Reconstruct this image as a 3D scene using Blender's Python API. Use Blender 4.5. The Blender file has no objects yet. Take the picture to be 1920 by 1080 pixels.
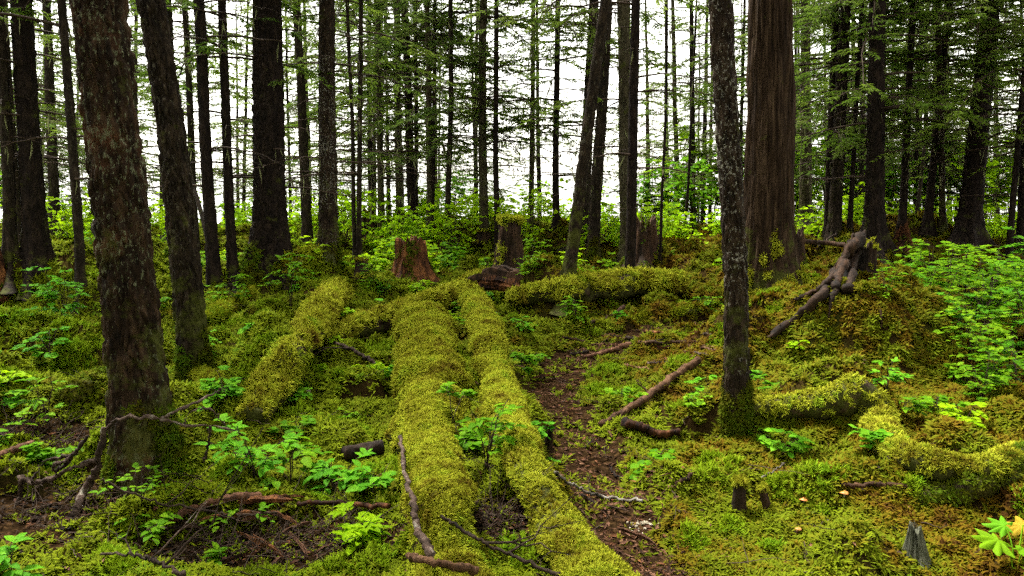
import bpy, math, random
import numpy as np
from mathutils import Vector, Matrix

# ------------------------------------------------------------------ camera, sky, sun, exposure
scene = bpy.context.scene
COL = scene.collection
CAM_H, PITCH, LENS = 1.7, math.radians(8.0), 28.0
F = LENS / 36.0 * 1920.0
cam_d = bpy.data.cameras.new('camera'); cam_d.lens = LENS; cam_d.sensor_width = 36.0
cam_d.clip_start = 0.05; cam_d.clip_end = 9000
cam = bpy.data.objects.new('camera', cam_d); COL.objects.link(cam)
cam.location = (0, 0, CAM_H); cam.rotation_euler = (math.radians(90) - PITCH, 0, 0)
scene.camera = cam

SUN_EL, SUN_AZ = math.radians(63), math.radians(-40)      # azimuth from +Y towards +X
world = bpy.data.worlds.new('World'); scene.world = world; world.use_nodes = True
wn, wl = world.node_tree.nodes, world.node_tree.links
wn.clear()
w_out = wn.new('ShaderNodeOutputWorld'); w_bg = wn.new('ShaderNodeBackground')
w_sky = wn.new('ShaderNodeTexSky'); w_sky.sky_type = 'NISHITA'; w_sky.sun_disc = False
w_sky.sun_elevation = SUN_EL; w_sky.sun_rotation = SUN_AZ
w_sky.air_density = 1.0; w_sky.dust_density = 0.8; w_sky.ozone_density = 1.0
w_hs = wn.new('ShaderNodeHueSaturation'); w_hs.inputs['Saturation'].default_value = 0.10
wl.new(w_sky.outputs[0], w_hs.inputs['Color']); w_tint = wn.new('ShaderNodeMix'); w_tint.data_type = 'RGBA'; w_tint.blend_type = 'MULTIPLY'; w_tint.inputs[0].default_value = 1.0
w_tint.inputs[7].default_value = (1.0, 0.965, 0.88, 1)                 # high white cloud, warm white balance
wl.new(w_hs.outputs[0], w_tint.inputs[6]); wl.new(w_tint.outputs[2], w_bg.inputs['Color'])
wl.new(w_bg.outputs[0], w_out.inputs['Surface'])
w_bg.inputs['Strength'].default_value = 0.05
sun_d = bpy.data.lights.new('sun', 'SUN'); sun_d.energy = 1.5; sun_d.angle = math.radians(10)
sun_d.color = (1.0, 0.965, 0.90)
sun = bpy.data.objects.new('sun', sun_d); COL.objects.link(sun)
S_DIR = Vector((math.sin(SUN_AZ) * math.cos(SUN_EL), math.cos(SUN_AZ) * math.cos(SUN_EL), math.sin(SUN_EL)))
sun.rotation_euler = S_DIR.to_track_quat('Z', 'Y').to_euler()
sun.location = (0, 0, 30)
scene.view_settings.view_transform = 'Standard'; scene.view_settings.look = 'None'
scene.view_settings.gamma = 1.0; scene.view_settings.exposure = 3.48
scene.view_settings.use_curve_mapping = False
scene.render.engine = 'CYCLES'
cy = scene.cycles
cy.max_bounces = 4; cy.diffuse_bounces = 1; cy.glossy_bounces = 2; cy.transmission_bounces = 3
cy.transparent_max_bounces = 4; cy.caustics_reflective = False; cy.caustics_refractive = False
cy.use_denoising = False
cy.use_adaptive_sampling = True; cy.adaptive_threshold = 0.03; cy.adaptive_min_samples = 20

# ------------------------------------------------------------------ numeric helpers
rng = np.random.default_rng(7)
random.seed(7)

np.seterr(over='ignore')
def _hash(ix, iy, iz):
    n = (ix.astype(np.int64) * 374761393 + iy.astype(np.int64) * 668265263 + iz.astype(np.int64) * 2147483647) & 0xFFFFFFFF
    n = ((n ^ (n >> 13)) * 1274126177) & 0xFFFFFFFF
    n = ((n ^ (n >> 15)) * 2246822519) & 0xFFFFFFFF
    return ((n ^ (n >> 16)) & 0xFFFF) / 65535.0

def vnoise(x, y, z):
    x, y, z = np.broadcast_arrays(np.asarray(x, float), np.asarray(y, float), np.asarray(z, float))
    ix, iy, iz = np.floor(x), np.floor(y), np.floor(z)
    fx, fy, fz = x - ix, y - iy, z - iz
    fx = fx * fx * (3 - 2 * fx); fy = fy * fy * (3 - 2 * fy); fz = fz * fz * (3 - 2 * fz)
    ix = ix.astype(np.int64); iy = iy.astype(np.int64); iz = iz.astype(np.int64)
    def H(a, b, c): return _hash(ix + a, iy + b, iz + c)
    x00 = H(0,0,0) * (1-fx) + H(1,0,0) * fx; x10 = H(0,1,0) * (1-fx) + H(1,1,0) * fx
    x01 = H(0,0,1) * (1-fx) + H(1,0,1) * fx; x11 = H(0,1,1) * (1-fx) + H(1,1,1) * fx
    return (x00 * (1-fy) + x10 * fy) * (1-fz) + (x01 * (1-fy) + x11 * fy) * fz

def fbm(x, y, z=0.0, o=4, g=0.5):
    s = 0; a = 1.0; t = 0
    for k in range(o):
        s = s + a * vnoise(np.asarray(x) * 2**k + 17.3 * k, np.asarray(y) * 2**k + 5.1 * k, np.asarray(z) * 2**k + 9.7 * k); t += a; a *= g
    return s / t            # 0..1

def worley(x, y, z):
    """distances to the nearest and second nearest cell point, and the nearest cell's random value"""
    x, y, z = np.broadcast_arrays(np.asarray(x, float), np.asarray(y, float), np.asarray(z, float))
    ix, iy, iz = (np.floor(v).astype(np.int64) for v in (x, y, z)); f1 = np.full(x.shape, 9.0); f2 = f1.copy(); cr = np.zeros(x.shape)
    for a in (-1, 0, 1):
        for b in (-1, 0, 1):
            for c in (-1, 0, 1):
                jx, jy, jz = ix + a, iy + b, iz + c; h = _hash(jx, jy, jz)
                d = np.sqrt((jx + h - x) ** 2 + (jy + _hash(jx + 57, jy, jz) - y) ** 2 + (jz + _hash(jx, jy + 91, jz) - z) ** 2)
                n = d < f1; f2 = np.where(n, f1, np.minimum(f2, d)); cr = np.where(n, h, cr); f1 = np.where(n, d, f1)
    return f1, f2, cr

def sstep(a, b, x):
    t = np.clip((x - a) / (b - a), 0, 1); return t * t * (3 - 2 * t)

CP, SP = math.cos(PITCH), math.sin(PITCH)
def ray(px, py):
    u = (px - 960) / F; v = (540 - py) / F
    return np.array([u, CP + v * SP, -SP + v * CP])

def plane(px, py, z=0.0):
    d = ray(px, py); t = (z - CAM_H) / d[2]
    return np.array([0, 0, CAM_H]) + d * t

# ------------------------------------------------------------------ terrain
PATH_PX = [(1260, 1180), (1200, 1060), (1150, 980), (1118, 900), (1085, 820), (1045, 745), (1040, 705), (1085, 665), (1160, 635), (1250, 610), (1330, 598)]
PATH_W = [0.30, 0.30, 0.30, 0.28, 0.30, 0.30, 0.34, 0.45, 0.60, 0.55, 0.30]
PATH = np.array([plane(*p)[:2] for p in PATH_PX]); PATH_W = np.array(PATH_W) * 0.76

def path_dist(x, y):
    best = np.full(np.shape(x), 9.0)
    for i in range(len(PATH) - 1):
        a, b = PATH[i], PATH[i+1]; ab = b - a
        t = np.clip(((x - a[0]) * ab[0] + (y - a[1]) * ab[1]) / (ab @ ab), 0, 1)
        w = PATH_W[i] * (1-t) + PATH_W[i+1] * t
        d = np.hypot(x - a[0] - t * ab[0], y - a[1] - t * ab[1]) / w
        best = np.minimum(best, d)
    return best

# bare soil and rotten wood in the lower left corner
DIRT = [(*plane(120, 960)[:2], 0.62, 0.34), (*plane(560, 1020)[:2], 0.50, 0.27), (*plane(380, 1040)[:2], 0.5, 0.27), (*plane(950, 1010)[:2], 0.22, 0.25), (*plane(60, 840)[:2], 0.55, 0.3)]
def dirt_mask(x, y):
    n = fbm(x * 2.3, y * 2.3, 4.2, 3)
    m = 1 - sstep(0.75, 1.25, path_dist(x, y) + (n - 0.5) * 1.3)
    for cx, cy_, rx, ry in DIRT:
        q = np.hypot((x - cx) / rx, (y - cy_) / ry) + (n - 0.5) * 1.2
        m = np.maximum(m, 1 - sstep(0.75, 1.2, q))
    return m

MOUNDS = []   # x, y, rx, ry, height, sharpness
def mound(px, py, rx, ry, h, back=0.0, sharp=1.0):
    p = plane(px, py); MOUNDS.append((p[0], p[1] + back, rx, ry, h, sharp))
MOUNDS.append((3.14, 7.45, 0.95, 0.95, 0.56, 2.4))          # big mound under the broken stump
MOUNDS.append((2.35, 7.05, 0.75, 0.6, 0.16, 1.2))
MOUNDS.append((3.9, 7.6, 0.6, 0.8, 0.25, 1.0))
mound(1040, 590, 0.55, 0.5, 0.42, 0.3, 1.6)
mound(1300, 545, 0.75, 0.6, 0.45, 0.2, 1.5)
mound(1310, 560, 0.9, 0.5, 0.2, 0.0, 1.5)
mound(1180, 565, 0.6, 0.5, 0.22, 0.0, 1.3)
mound(505, 750, 0.34, 0.30, 0.36, 0.1, 2.4)
mound(560, 560, 0.8, 0.5, 0.3, 0.3)
mound(40, 690, 0.42, 0.36, 0.42, 0.2, 2.2)
mound(130, 740, 0.42, 0.32, 0.34, 0.1, 2.0)
mound(40, 790, 0.55, 0.4, 0.22, 0.1, 1.5)
mound(150, 600, 0.35, 0.3, 0.35, 0.2, 1.6)
mound(40, 575, 1.5, 0.8, 0.65, 0.6, 1.0)
mound(260, 830, 0.45, 0.38, 0.10, 0.15, 1.3)
mound(290, 900, 0.36, 0.26, 0.20, 0.05, 1.6)
mound(390, 720, 0.45, 0.4, 0.14, 0.0, 1.2)
mound(520, 545, 1.0, 0.8, 0.28, 0.2, 1.0)
mound(850, 470, 1.3, 1.0, 0.30, 0.0, 1.0)
mound(1000, 520, 0.9, 0.7, 0.25, 0.0, 1.0)
mound(1500, 560, 0.8, 0.7, 0.30, 0.1, 1.2)
mound(1710, 480, 2.2, 1.2, 0.5, 0.0, 1.0)
mound(440, 480, 1.2, 0.8, 0.35, 0, 1.1)
mound(230, 545, 0.9, 0.6, 0.40, 0.2, 1.3)
mound(1385, 800, 0.32, 0.26, 0.12, 0.05, 1.2)
mound(1260, 960, 0.5, 0.25, 0.09, 0.1, 1.2)
mound(1700, 960, 0.4, 0.25, 0.06, 0.1, 1.2)
mound(640, 480, 1.2, 0.8, 0.3, 0, 1.1)
mound(1100, 470, 1.6, 0.8, 0.3, 0, 1.1)
mound(905, 455, 0.5, 0.4, 0.45, 0, 1.6)
mound(1010, 590, 0.5, 0.5, 0.12, 0, 1.0)
mound(1575, 820, 0.36, 0.26, 0.30, 0.2, 1.5)
mound(1630, 800, 0.22, 0.3, 0.12, 0.2, 1.5)
mound(1490, 775, 0.42, 0.18, 0.15, 0.1, 1.4)
mound(1760, 885, 0.42, 0.15, 0.13, 0.05, 1.3)
RIDGES = []   # polyline, half width, height
def ridge(pts, w, h, z=0.2): RIDGES.append((np.array([plane(px, py, z)[:2] for px, py in pts]), w, h * 0.5))
ridge([(800, 575), (803, 650), (806, 770), (815, 860), (830, 950), (850, 1080)], 0.42, 0.17)
ridge([(888, 548), (912, 620), (932, 690), (960, 770), (1000, 860), (1060, 960), (1150, 1090)], 0.32, 0.14)
ridge([(612, 618), (690, 592), (770, 568), (840, 545), (905, 518)], 0.34, 0.16)
ridge([(618, 548), (590, 585), (550, 632), (505, 695), (470, 760)], 0.40, 0.20)
ridge([(975, 545), (1060, 530), (1130, 522), (1200, 515), (1265, 520)], 0.55, 0.24)
ridge([(1392, 755), (1470, 752), (1540, 745), (1600, 735)], 0.26, 0.16)
ridge([(1615, 740), (1650, 790), (1680, 835), (1740, 866), (1810, 878), (1880, 868), (1960, 838)], 0.25, 0.15)
TREE_MOUNDS = []
_pit = plane(1418, 728); MOUNDS.append((_pit[0], _pit[1] + 0.28, 0.13, 0.24, -0.38, 3.0)); MOUNDS.append((_pit[0] + 0.05, _pit[1] + 0.75, 0.4, 0.25, 0.22, 2.0))

def height(x, y):
    x = np.asarray(x, float); y = np.asarray(y, float)
    far = sstep(8, 16, y)
    z = (fbm(x * 0.32 + 3, y * 0.32, 1.0, 3) - 0.5) * (0.25 + 0.7 * far)
    z = z * sstep(1.0, 5.0, np.hypot(x, y))
    lump = fbm(x * 1.6, y * 1.6 + 40, 2.0, 3)
    z = z + (lump - 0.5) * (0.16 + 0.16 * far) * (1 - 0.6 * dirt_mask(x, y))
    z = z + (fbm(x * 7, y * 7, 3.0, 2) - 0.5) * 0.05
    hum = fbm(x * 2.7 + 9, y * 2.7, 6.0, 2); z = z + 0.22 * sstep(0.46, 0.78, hum) * (1 - dirt_mask(x, y)) * (0.7 + 0.5 * far)
    wob = 1 + 0.35 * (fbm(x * 2.6, y * 2.6, 7.0, 2) - 0.5)
    for cx, cy_, rx, ry, h, s in MOUNDS + TREE_MOUNDS:
        q = np.sqrt(((x - cx) / rx) ** 2 + ((y - cy_) / ry) ** 2) * wob
        z = z + h * np.exp(-np.clip(q, 0, 6) ** (2 * s) * 1.3)
    big = np.exp(-(((x - 3.0) / 1.1) ** 2 + ((y - 7.2) / 1.1) ** 2)); z = z + big * ((fbm(x * 3.4, y * 3.4, 11.0, 3) - 0.5) * 0.42 + (fbm(x * 9, y * 9, 12.0, 2) - 0.5) * 0.12)
    for pl, w, h in RIDGES:
        d2 = np.full(np.shape(x), 99.0)
        for a, b in zip(pl[:-1], pl[1:]):
            ab = b - a; t = np.clip(((x - a[0]) * ab[0] + (y - a[1]) * ab[1]) / (ab @ ab), 0, 1)
            d2 = np.minimum(d2, (x - a[0] - t * ab[0]) ** 2 + (y - a[1] - t * ab[1]) ** 2)
        z = z + h * np.exp(-d2 * wob / (w * w))
    z = z - 0.05 * (1 - sstep(0.6, 1.3, path_dist(x, y)))
    # the bank falls away to the water behind the trees
    r = y - 0.12 * np.abs(x)
    z = z - 7.5 * sstep(23, 58, r) - np.clip(y - 58, 0, 400) * 0.02
    z = z - 6.5 * sstep(28, 70, np.abs(x)) * sstep(-30, -5, y)
    return z

def gp(px, py, lift=None):
    d = ray(px, py); t = np.geomspace(2.0, 60, 1200)
    p = np.array([0, 0, CAM_H]) + d[None] * t[:, None]
    below = p[:, 2] < height(p[:, 0], p[:, 1]) + (lift or 0.0)
    i = int(np.argmax(below)) if below.any() else -1
    q = p[i].copy()
    if lift is None: q[2] = float(height(q[0], q[1]))
    return q

def at(px, py, dist):           # point on the ray whose y is dist
    d = ray(px, py); return np.array([0, 0, CAM_H]) + d * (dist / d[1])

# ------------------------------------------------------------------ mesh building
class Geo:
    def __init__(s): s.V = []; s.n = 0; s.Q = []; s.T = []; s.qm = []; s.tm = []; s.tint = []
    def verts(s, v, tint=0.5):
        v = np.asarray(v, float).reshape(-1, 3); b = s.n; s.V.append(v); s.n += len(v)
        s.tint.append(np.broadcast_to(np.asarray(tint, float), (len(v),)).copy()); return b
    def quads(s, q, m=0):
        q = np.asarray(q, np.int64).reshape(-1, 4); s.Q.append(q); s.qm.append(np.full(len(q), m))
    def tris(s, t, m=0):
        t = np.asarray(t, np.int64).reshape(-1, 3); s.T.append(t); s.tm.append(np.full(len(t), m))
    def arrays(s):
        V = np.concatenate(s.V); Q = np.concatenate(s.Q) if s.Q else np.zeros((0, 4), int)
        T = np.concatenate(s.T) if s.T else np.zeros((0, 3), int); return V, Q, T
    def mesh(s, name, mats, smooth=True):
        V, Q, T = s.arrays()
        me = bpy.data.meshes.new(name); me.vertices.add(len(V)); me.vertices.foreach_set('co', V.astype(np.float32).ravel())
        nl = len(Q) * 4 + len(T) * 3; me.loops.add(nl)
        me.loops.foreach_set('vertex_index', np.concatenate([Q.ravel(), T.ravel()]).astype(np.int32))
        nf = len(Q) + len(T); me.polygons.add(nf)
        st = np.concatenate([np.arange(len(Q)) * 4, len(Q) * 4 + np.arange(len(T)) * 3]).astype(np.int32)
        me.polygons.foreach_set('loop_start', st)
        mi = np.concatenate((s.qm or []) + (s.tm or [])).astype(np.int32)
        me.polygons.foreach_set('material_index', mi)
        me.polygons.foreach_set('use_smooth', np.full(nf, smooth))
        a = me.attributes.new('tint', 'FLOAT', 'POINT'); a.data.foreach_set('value', np.concatenate(s.tint).astype(np.float32))
        for m in mats: me.materials.append(m)
        me.update(calc_edges=True); me.validate(); return me

def tube(g, pts, rad, segs=8, m=0, tint=0.5, noise=0.0, nf=6.0, cap=True):
    P = np.asarray(pts, float); R = np.broadcast_to(np.asarray(rad, float), (len(P),))
    T = np.gradient(P, axis=0); T /= np.linalg.norm(T, axis=1, keepdims=True) + 1e-9
    up = np.array([0, 0, 1.0]) if abs(T[0][2]) < 0.9 else np.array([1.0, 0, 0])
    A = np.zeros_like(P); a = np.cross(T[0], up); a /= np.linalg.norm(a)
    for i in range(len(P)):
        a = a - T[i] * (a @ T[i]); a /= np.linalg.norm(a) + 1e-9; A[i] = a
    B = np.cross(T, A)
    th = np.linspace(0, 2 * np.pi, segs, endpoint=False)
    dirs = A[:, None] * np.cos(th)[None, :, None] + B[:, None] * np.sin(th)[None, :, None]
    V = P[:, None] + dirs * R[:, None, None]
    if noise:
        d = (fbm(V[..., 0] * nf, V[..., 1] * nf, V[..., 2] * nf, 3) - 0.5) * 2 * noise
        V = V + dirs * d[..., None]
    b = g.verts(V, tint)
    i = np.arange(len(P) - 1)[:, None] * segs; j = np.arange(segs)[None]; j2 = (j + 1) % segs
    g.quads(np.stack([b + i + j, b + i + j2, b + i + segs + j2, b + i + segs + j], -1), m)
    if cap:
        for k, o in ((0, 0), (len(P) - 1, (len(P) - 1) * segs)):
            c = g.verts(P[k] + (T[k] * R[k] * (0.15 if k else -0.15)), tint)
            jj = np.arange(segs); tri = np.stack([np.full(segs, c), b + o + (jj + (0 if k else 1)) % segs, b + o + (jj + (1 if k else 0)) % segs], -1)
            g.tris(tri, m)
    return b

def smooth_path(pts, n):
    P = np.asarray(pts, float); k = len(P)
    if k == 2: t = np.linspace(0, 1, n)[:, None]; return P[0] * (1-t) + P[1] * t
    t = np.linspace(0, k - 1.0001, n); i = t.astype(int); f = (t - i)[:, None]
    p0 = P[np.maximum(i-1, 0)]; p1 = P[i]; p2 = P[np.minimum(i+1, k-1)]; p3 = P[np.minimum(i+2, k-1)]
    return 0.5 * (2*p1 + (p2-p0)*f + (2*p0-5*p1+4*p2-p3)*f**2 + (3*p1-p0-3*p2+p3)*f**3)

LEAF_V = np.array([[0,0,0],[.33,0,-.01],[.70,0,-.03],[1,0,-.10],[.28,.46,.07],[.68,.36,.04],[.28,-.46,.07],[.68,-.36,.04]])
LEAF_T = np.array([[0,1,4],[1,2,5],[1,5,4],[2,3,5],[0,6,1],[1,7,2],[1,6,7],[2,7,3]])
SPRAY_V = np.array([[0,0,0],[.45,.5,.03],[1,0,-.08],[.45,-.5,.03]])
SPRAY_T = np.array([[0,2,1],[0,3,2]])

def cards(g, pos, dirv, nrm, length, width, m, tint, TV=LEAF_V, TT=LEAF_T):
    pos = np.asarray(pos, float); n = len(pos)
    if n == 0: return
    D = dirv / (np.linalg.norm(dirv, axis=1, keepdims=True) + 1e-9)
    N = nrm - D * np.sum(nrm * D, 1, keepdims=True); N /= np.linalg.norm(N, axis=1, keepdims=True) + 1e-9
    S = np.cross(N, D)
    L = np.broadcast_to(length, (n,))[:, None, None]; W = np.broadcast_to(width, (n,))[:, None, None]
    V = pos[:, None] + D[:, None] * TV[None, :, :1] * L + S[:, None] * TV[None, :, 1:2] * W + N[:, None] * TV[None, :, 2:] * L
    b = g.verts(V, np.repeat(np.broadcast_to(tint, (n,)), len(TV)))
    g.tris((b + np.arange(n)[:, None, None] * len(TV) + TT[None]).reshape(-1, 3), m)

def link(name, data, parent=None, loc=None):
    o = bpy.data.objects.new(name, data); COL.objects.link(o)
    if parent: o.parent = parent
    if loc is not None: o.location = loc
    return o

def tag(o, label=None, cat=None, group=None, kind=None):
    if label: o['label'] = label
    if cat: o['category'] = cat
    if group: o['group'] = group
    if kind: o['kind'] = kind
    return o

def thing(name, label, cat, loc, group=None):
    return tag(link(name, None, None, loc), label, cat, group)

# ------------------------------------------------------------------ materials
def nodes(name):
    m = bpy.data.materials.new(name); m.use_nodes = True; nt = m.node_tree; nt.nodes.clear()
    return m, nt.nodes, nt.links

def ramp(N, stops, interp='LINEAR'):
    r = N.new('ShaderNodeValToRGB'); r.color_ramp.interpolation = interp
    e = r.color_ramp.elements
    while len(e) < len(stops): e.new(0.5)
    for k, (p, c) in enumerate(stops):
        e[k].position = p; e[k].color = (c, c, c, 1) if isinstance(c, (int, float)) else (*c, 1)
    return r

def noise_n(N, L, src, scale, detail=4, rough=0.55):
    n = N.new('ShaderNodeTexNoise'); n.inputs['Scale'].default_value = scale; n.inputs['Detail'].default_value = detail
    n.inputs['Roughness'].default_value = rough; L.new(src, n.inputs['Vector']); return n

def mix_c(N, L, fac, a, b, mode='MIX'):
    x = N.new('ShaderNodeMix'); x.data_type = 'RGBA'; x.blend_type = mode
    for sock, v in ((x.inputs[0], fac), (x.inputs[6], a), (x.inputs[7], b)):
        if hasattr(v, 'is_output'): L.new(v, sock)
        elif isinstance(v, (int, float)): sock.default_value = v
        else: sock.default_value = (*v, 1)
    return x.outputs[2]

def math_n(N, L, op, a, b=0.0, clamp=False):
    x = N.new('ShaderNodeMath'); x.operation = op; x.use_clamp = clamp
    for sock, v in ((x.inputs[0], a), (x.inputs[1], b)):
        if hasattr(v, 'is_output'): L.new(v, sock)
        else: sock.default_value = v
    return x.outputs[0]

def bsdf(N, L, color, rough=0.8, normal=None, spec=0.3, transl=0.0):
    p = N.new('ShaderNodeBsdfPrincipled'); p.inputs['Specular IOR Level'].default_value = spec
    if hasattr(rough, 'is_output'): L.new(rough, p.inputs['Roughness'])
    else: p.inputs['Roughness'].default_value = rough
    if hasattr(color, 'is_output'): L.new(color, p.inputs['Base Color'])
    else: p.inputs['Base Color'].default_value = (*color, 1)
    if normal is not None: L.new(normal, p.inputs['Normal'])
    out = N.new('ShaderNodeOutputMaterial'); s = p.outputs[0]
    if transl:
        t = N.new('ShaderNodeBsdfTranslucent')
        if hasattr(color, 'is_output'): L.new(color, t.inputs['Color'])
        else: t.inputs['Color'].default_value = (*color, 1)
        mx = N.new('ShaderNodeMixShader'); mx.inputs[0].default_value = transl
        L.new(p.outputs[0], mx.inputs[1]); L.new(t.outputs[0], mx.inputs[2]); s = mx.outputs[0]
    L.new(s, out.inputs['Surface']); return p

def bump_n(N, L, h, strength, dist):
    b = N.new('ShaderNodeBump'); b.inputs['Strength'].default_value = strength; b.inputs['Distance'].default_value = dist
    L.new(h, b.inputs['Height']); return b.outputs[0]

def moss_material(name, cols, patch=1.3, fine=9.0, xshift=None):
    """fronds: colour drifts over the ground with the moss species, plus a tint for each tuft"""
    m, N, L = nodes(name); geo = N.new('ShaderNodeNewGeometry'); pos = geo.outputs['Position']
    n1 = noise_n(N, L, pos, patch, 3, 0.6).outputs[0]; n2 = noise_n(N, L, pos, fine, 3, 0.6).outputs[0]
    at_ = N.new('ShaderNodeAttribute'); at_.attribute_type = 'INSTANCER'; at_.attribute_name = 'tint'
    f = math_n(N, L, 'ADD', math_n(N, L, 'MULTIPLY', n1, 0.90), math_n(N, L, 'MULTIPLY', n2, 0.75))
    f = math_n(N, L, 'ADD', f, math_n(N, L, 'MULTIPLY', at_.outputs['Fac'], 0.22))
    if xshift:
        sx = N.new('ShaderNodeSeparateXYZ'); L.new(pos, sx.inputs[0])
        mr = N.new('ShaderNodeMapRange'); mr.interpolation_type = 'SMOOTHSTEP'
        mr.inputs[1].default_value = xshift[0]; mr.inputs[2].default_value = xshift[1]; mr.inputs[3].default_value = xshift[2]; mr.inputs[4].default_value = xshift[3]
        L.new(sx.outputs[0], mr.inputs[0]); f = math_n(N, L, 'ADD', f, mr.outputs[0])
    r = ramp(N, cols); L.new(math_n(N, L, 'MULTIPLY', math_n(N, L, 'SUBTRACT', f, 0.52), 1.15, True), r.inputs[0])
    bsdf(N, L, r.outputs[0], 0.8, None, 0.04, 0.25); return m

M = {}
M['moss_ground'] = moss_material('ground_moss', [(0.05, (0.050, 0.022, 0.004)), (0.17, (0.125, 0.074, 0.004)), (0.30, (0.132, 0.118, 0.005)), (0.48, (0.095, 0.128, 0.004)), (0.68, (0.180, 0.220, 0.006)), (0.85, (0.080, 0.155, 0.005)), (0.98, (0.190, 0.255, 0.007))], 1.1, 5.0, (-1.5, 2.8, 0.10, -0.14))
M['moss_log'] = moss_material('log_moss', [(0.08, (0.060, 0.036, 0.005)), (0.24, (0.140, 0.110, 0.008)), (0.40, (0.240, 0.245, 0.014)), (0.58, (0.330, 0.350, 0.021)), (0.82, (0.180, 0.275, 0.012))], 3.2, 8.0)
M['moss_mid'] = moss_material('olive_moss', [(0.06, (0.055, 0.032, 0.005)), (0.20, (0.130, 0.110, 0.005)), (0.42, (0.200, 0.215, 0.008)), (0.80, (0.140, 0.235, 0.008))], 2.6, 7.0)
M['moss_dark'] = moss_material('dark_moss', [(0.15, (0.060, 0.045, 0.004)), (0.45, (0.080, 0.098, 0.004)), (0.8, (0.060, 0.135, 0.005))], 2.2, 9.0)
M['moss_bright'] = moss_material('cushion_moss', [(0.1, (0.120, 0.170, 0.005)), (0.5, (0.170, 0.255, 0.006)), (0.9, (0.100, 0.230, 0.008))], 1.5, 6.0)

def ground_material():
    m, N, L = nodes('forest_floor'); geo = N.new('ShaderNodeNewGeometry'); pos = geo.outputs['Position']
    a = N.new('ShaderNodeAttribute'); a.attribute_name = 'tint'
    n1 = noise_n(N, L, pos, 1.6, 5).outputs[0]; n2 = noise_n(N, L, pos, 26, 5, 0.65).outputs[0]
    moss = ramp(N, [(0.3, (0.018, 0.010, 0.004)), (0.5, (0.030, 0.020, 0.006)), (0.7, (0.036, 0.040, 0.006))]); L.new(n1, moss.inputs[0])
    soil = ramp(N, [(0.3, (0.005, 0.003, 0.0015)), (0.5, (0.019, 0.011, 0.005)), (0.64, (0.052, 0.029, 0.012)), (0.8, (0.12, 0.070, 0.034))]); L.new(n2, soil.inputs[0])
    c = mix_c(N, L, a.outputs['Fac'], moss.outputs[0], soil.outputs[0])
    bsdf(N, L, c, 0.9, bump_n(N, L, n2, 0.9, 0.02), 0.0); return m
M['ground'] = ground_material()

def bark_material(name, deep, ridge, tipc, lichen=0.5, moss=0.3, sc=14.0, stretch=0.22, moss_low=0.6, lichen_col=(0.22, 0.225, 0.16), red=0.0, lst=0.38):
    m, N, L = nodes(name); tc = N.new('ShaderNodeTexCoord'); mp = N.new('ShaderNodeMapping')
    mp.inputs['Scale'].default_value = (1, 1, stretch); L.new(tc.outputs['Object'], mp.inputs['Vector'])
    v = mp.outputs[0]
    n1 = noise_n(N, L, v, sc, 6, 0.65).outputs[0]; n2 = noise_n(N, L, tc.outputs['Object'], 2.1, 3).outputs[0]
    n3 = noise_n(N, L, v, sc * 3.2, 4, 0.6).outputs[0]
    h = math_n(N, L, 'ADD', math_n(N, L, 'MULTIPLY', n1, 0.75), math_n(N, L, 'MULTIPLY', n3, 0.25))
    r = ramp(N, [(0.34, deep), (0.50, ridge), (0.64, tipc)]); L.new(h, r.inputs[0])
    c = r.outputs[0]
    if red:
        rr = ramp(N, [(0.56, 0.0), (0.68, red)]); L.new(n2, rr.inputs[0]); c = mix_c(N, L, rr.outputs[0], c, (0.16, 0.060, 0.025))
    # crusty lichen flakes
    mp2 = N.new('ShaderNodeMapping'); mp2.inputs['Scale'].default_value = (1, 1, lst); L.new(tc.outputs['Object'], mp2.inputs['Vector'])
    l1 = noise_n(N, L, mp2.outputs[0], 46, 5, 0.75).outputs[0]
    lf = math_n(N, L, 'ADD', l1, math_n(N, L, 'MULTIPLY', math_n(N, L, 'SUBTRACT', n2, 0.5), 0.45))
    lr = ramp(N, [(0.61 - 0.06 * lichen, 0.0), (0.65 - 0.05 * lichen, min(1.0, lichen * 1.2))]); L.new(lf, lr.inputs[0])
    c = mix_c(N, L, lr.outputs[0], c, lichen_col)
    # moss: patches, more near the foot
    sx = N.new('ShaderNodeSeparateXYZ'); L.new(tc.outputs['Object'], sx.inputs[0])
    low = N.new('ShaderNodeMapRange'); low.inputs[1].default_value = 0.0; low.inputs[2].default_value = 1.3; low.inputs[3].default_value = 0.22 * moss_low; low.inputs[4].default_value = 0.0
    L.new(sx.outputs[2], low.inputs[0])
    k1 = noise_n(N, L, tc.outputs['Object'], 4.5, 5, 0.65).outputs[0]
    kf = math_n(N, L, 'ADD', k1, low.outputs[0])
    kr = ramp(N, [(0.64 - 0.12 * moss, 0.0), (0.74 - 0.12 * moss, 0.85)]); L.new(kf, kr.inputs[0])
    c = mix_c(N, L, kr.outputs[0], c, (0.050, 0.055, 0.008))
    bsdf(N, L, c, 0.85, bump_n(N, L, h, 1.0, 0.03), 0.10); return m

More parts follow.
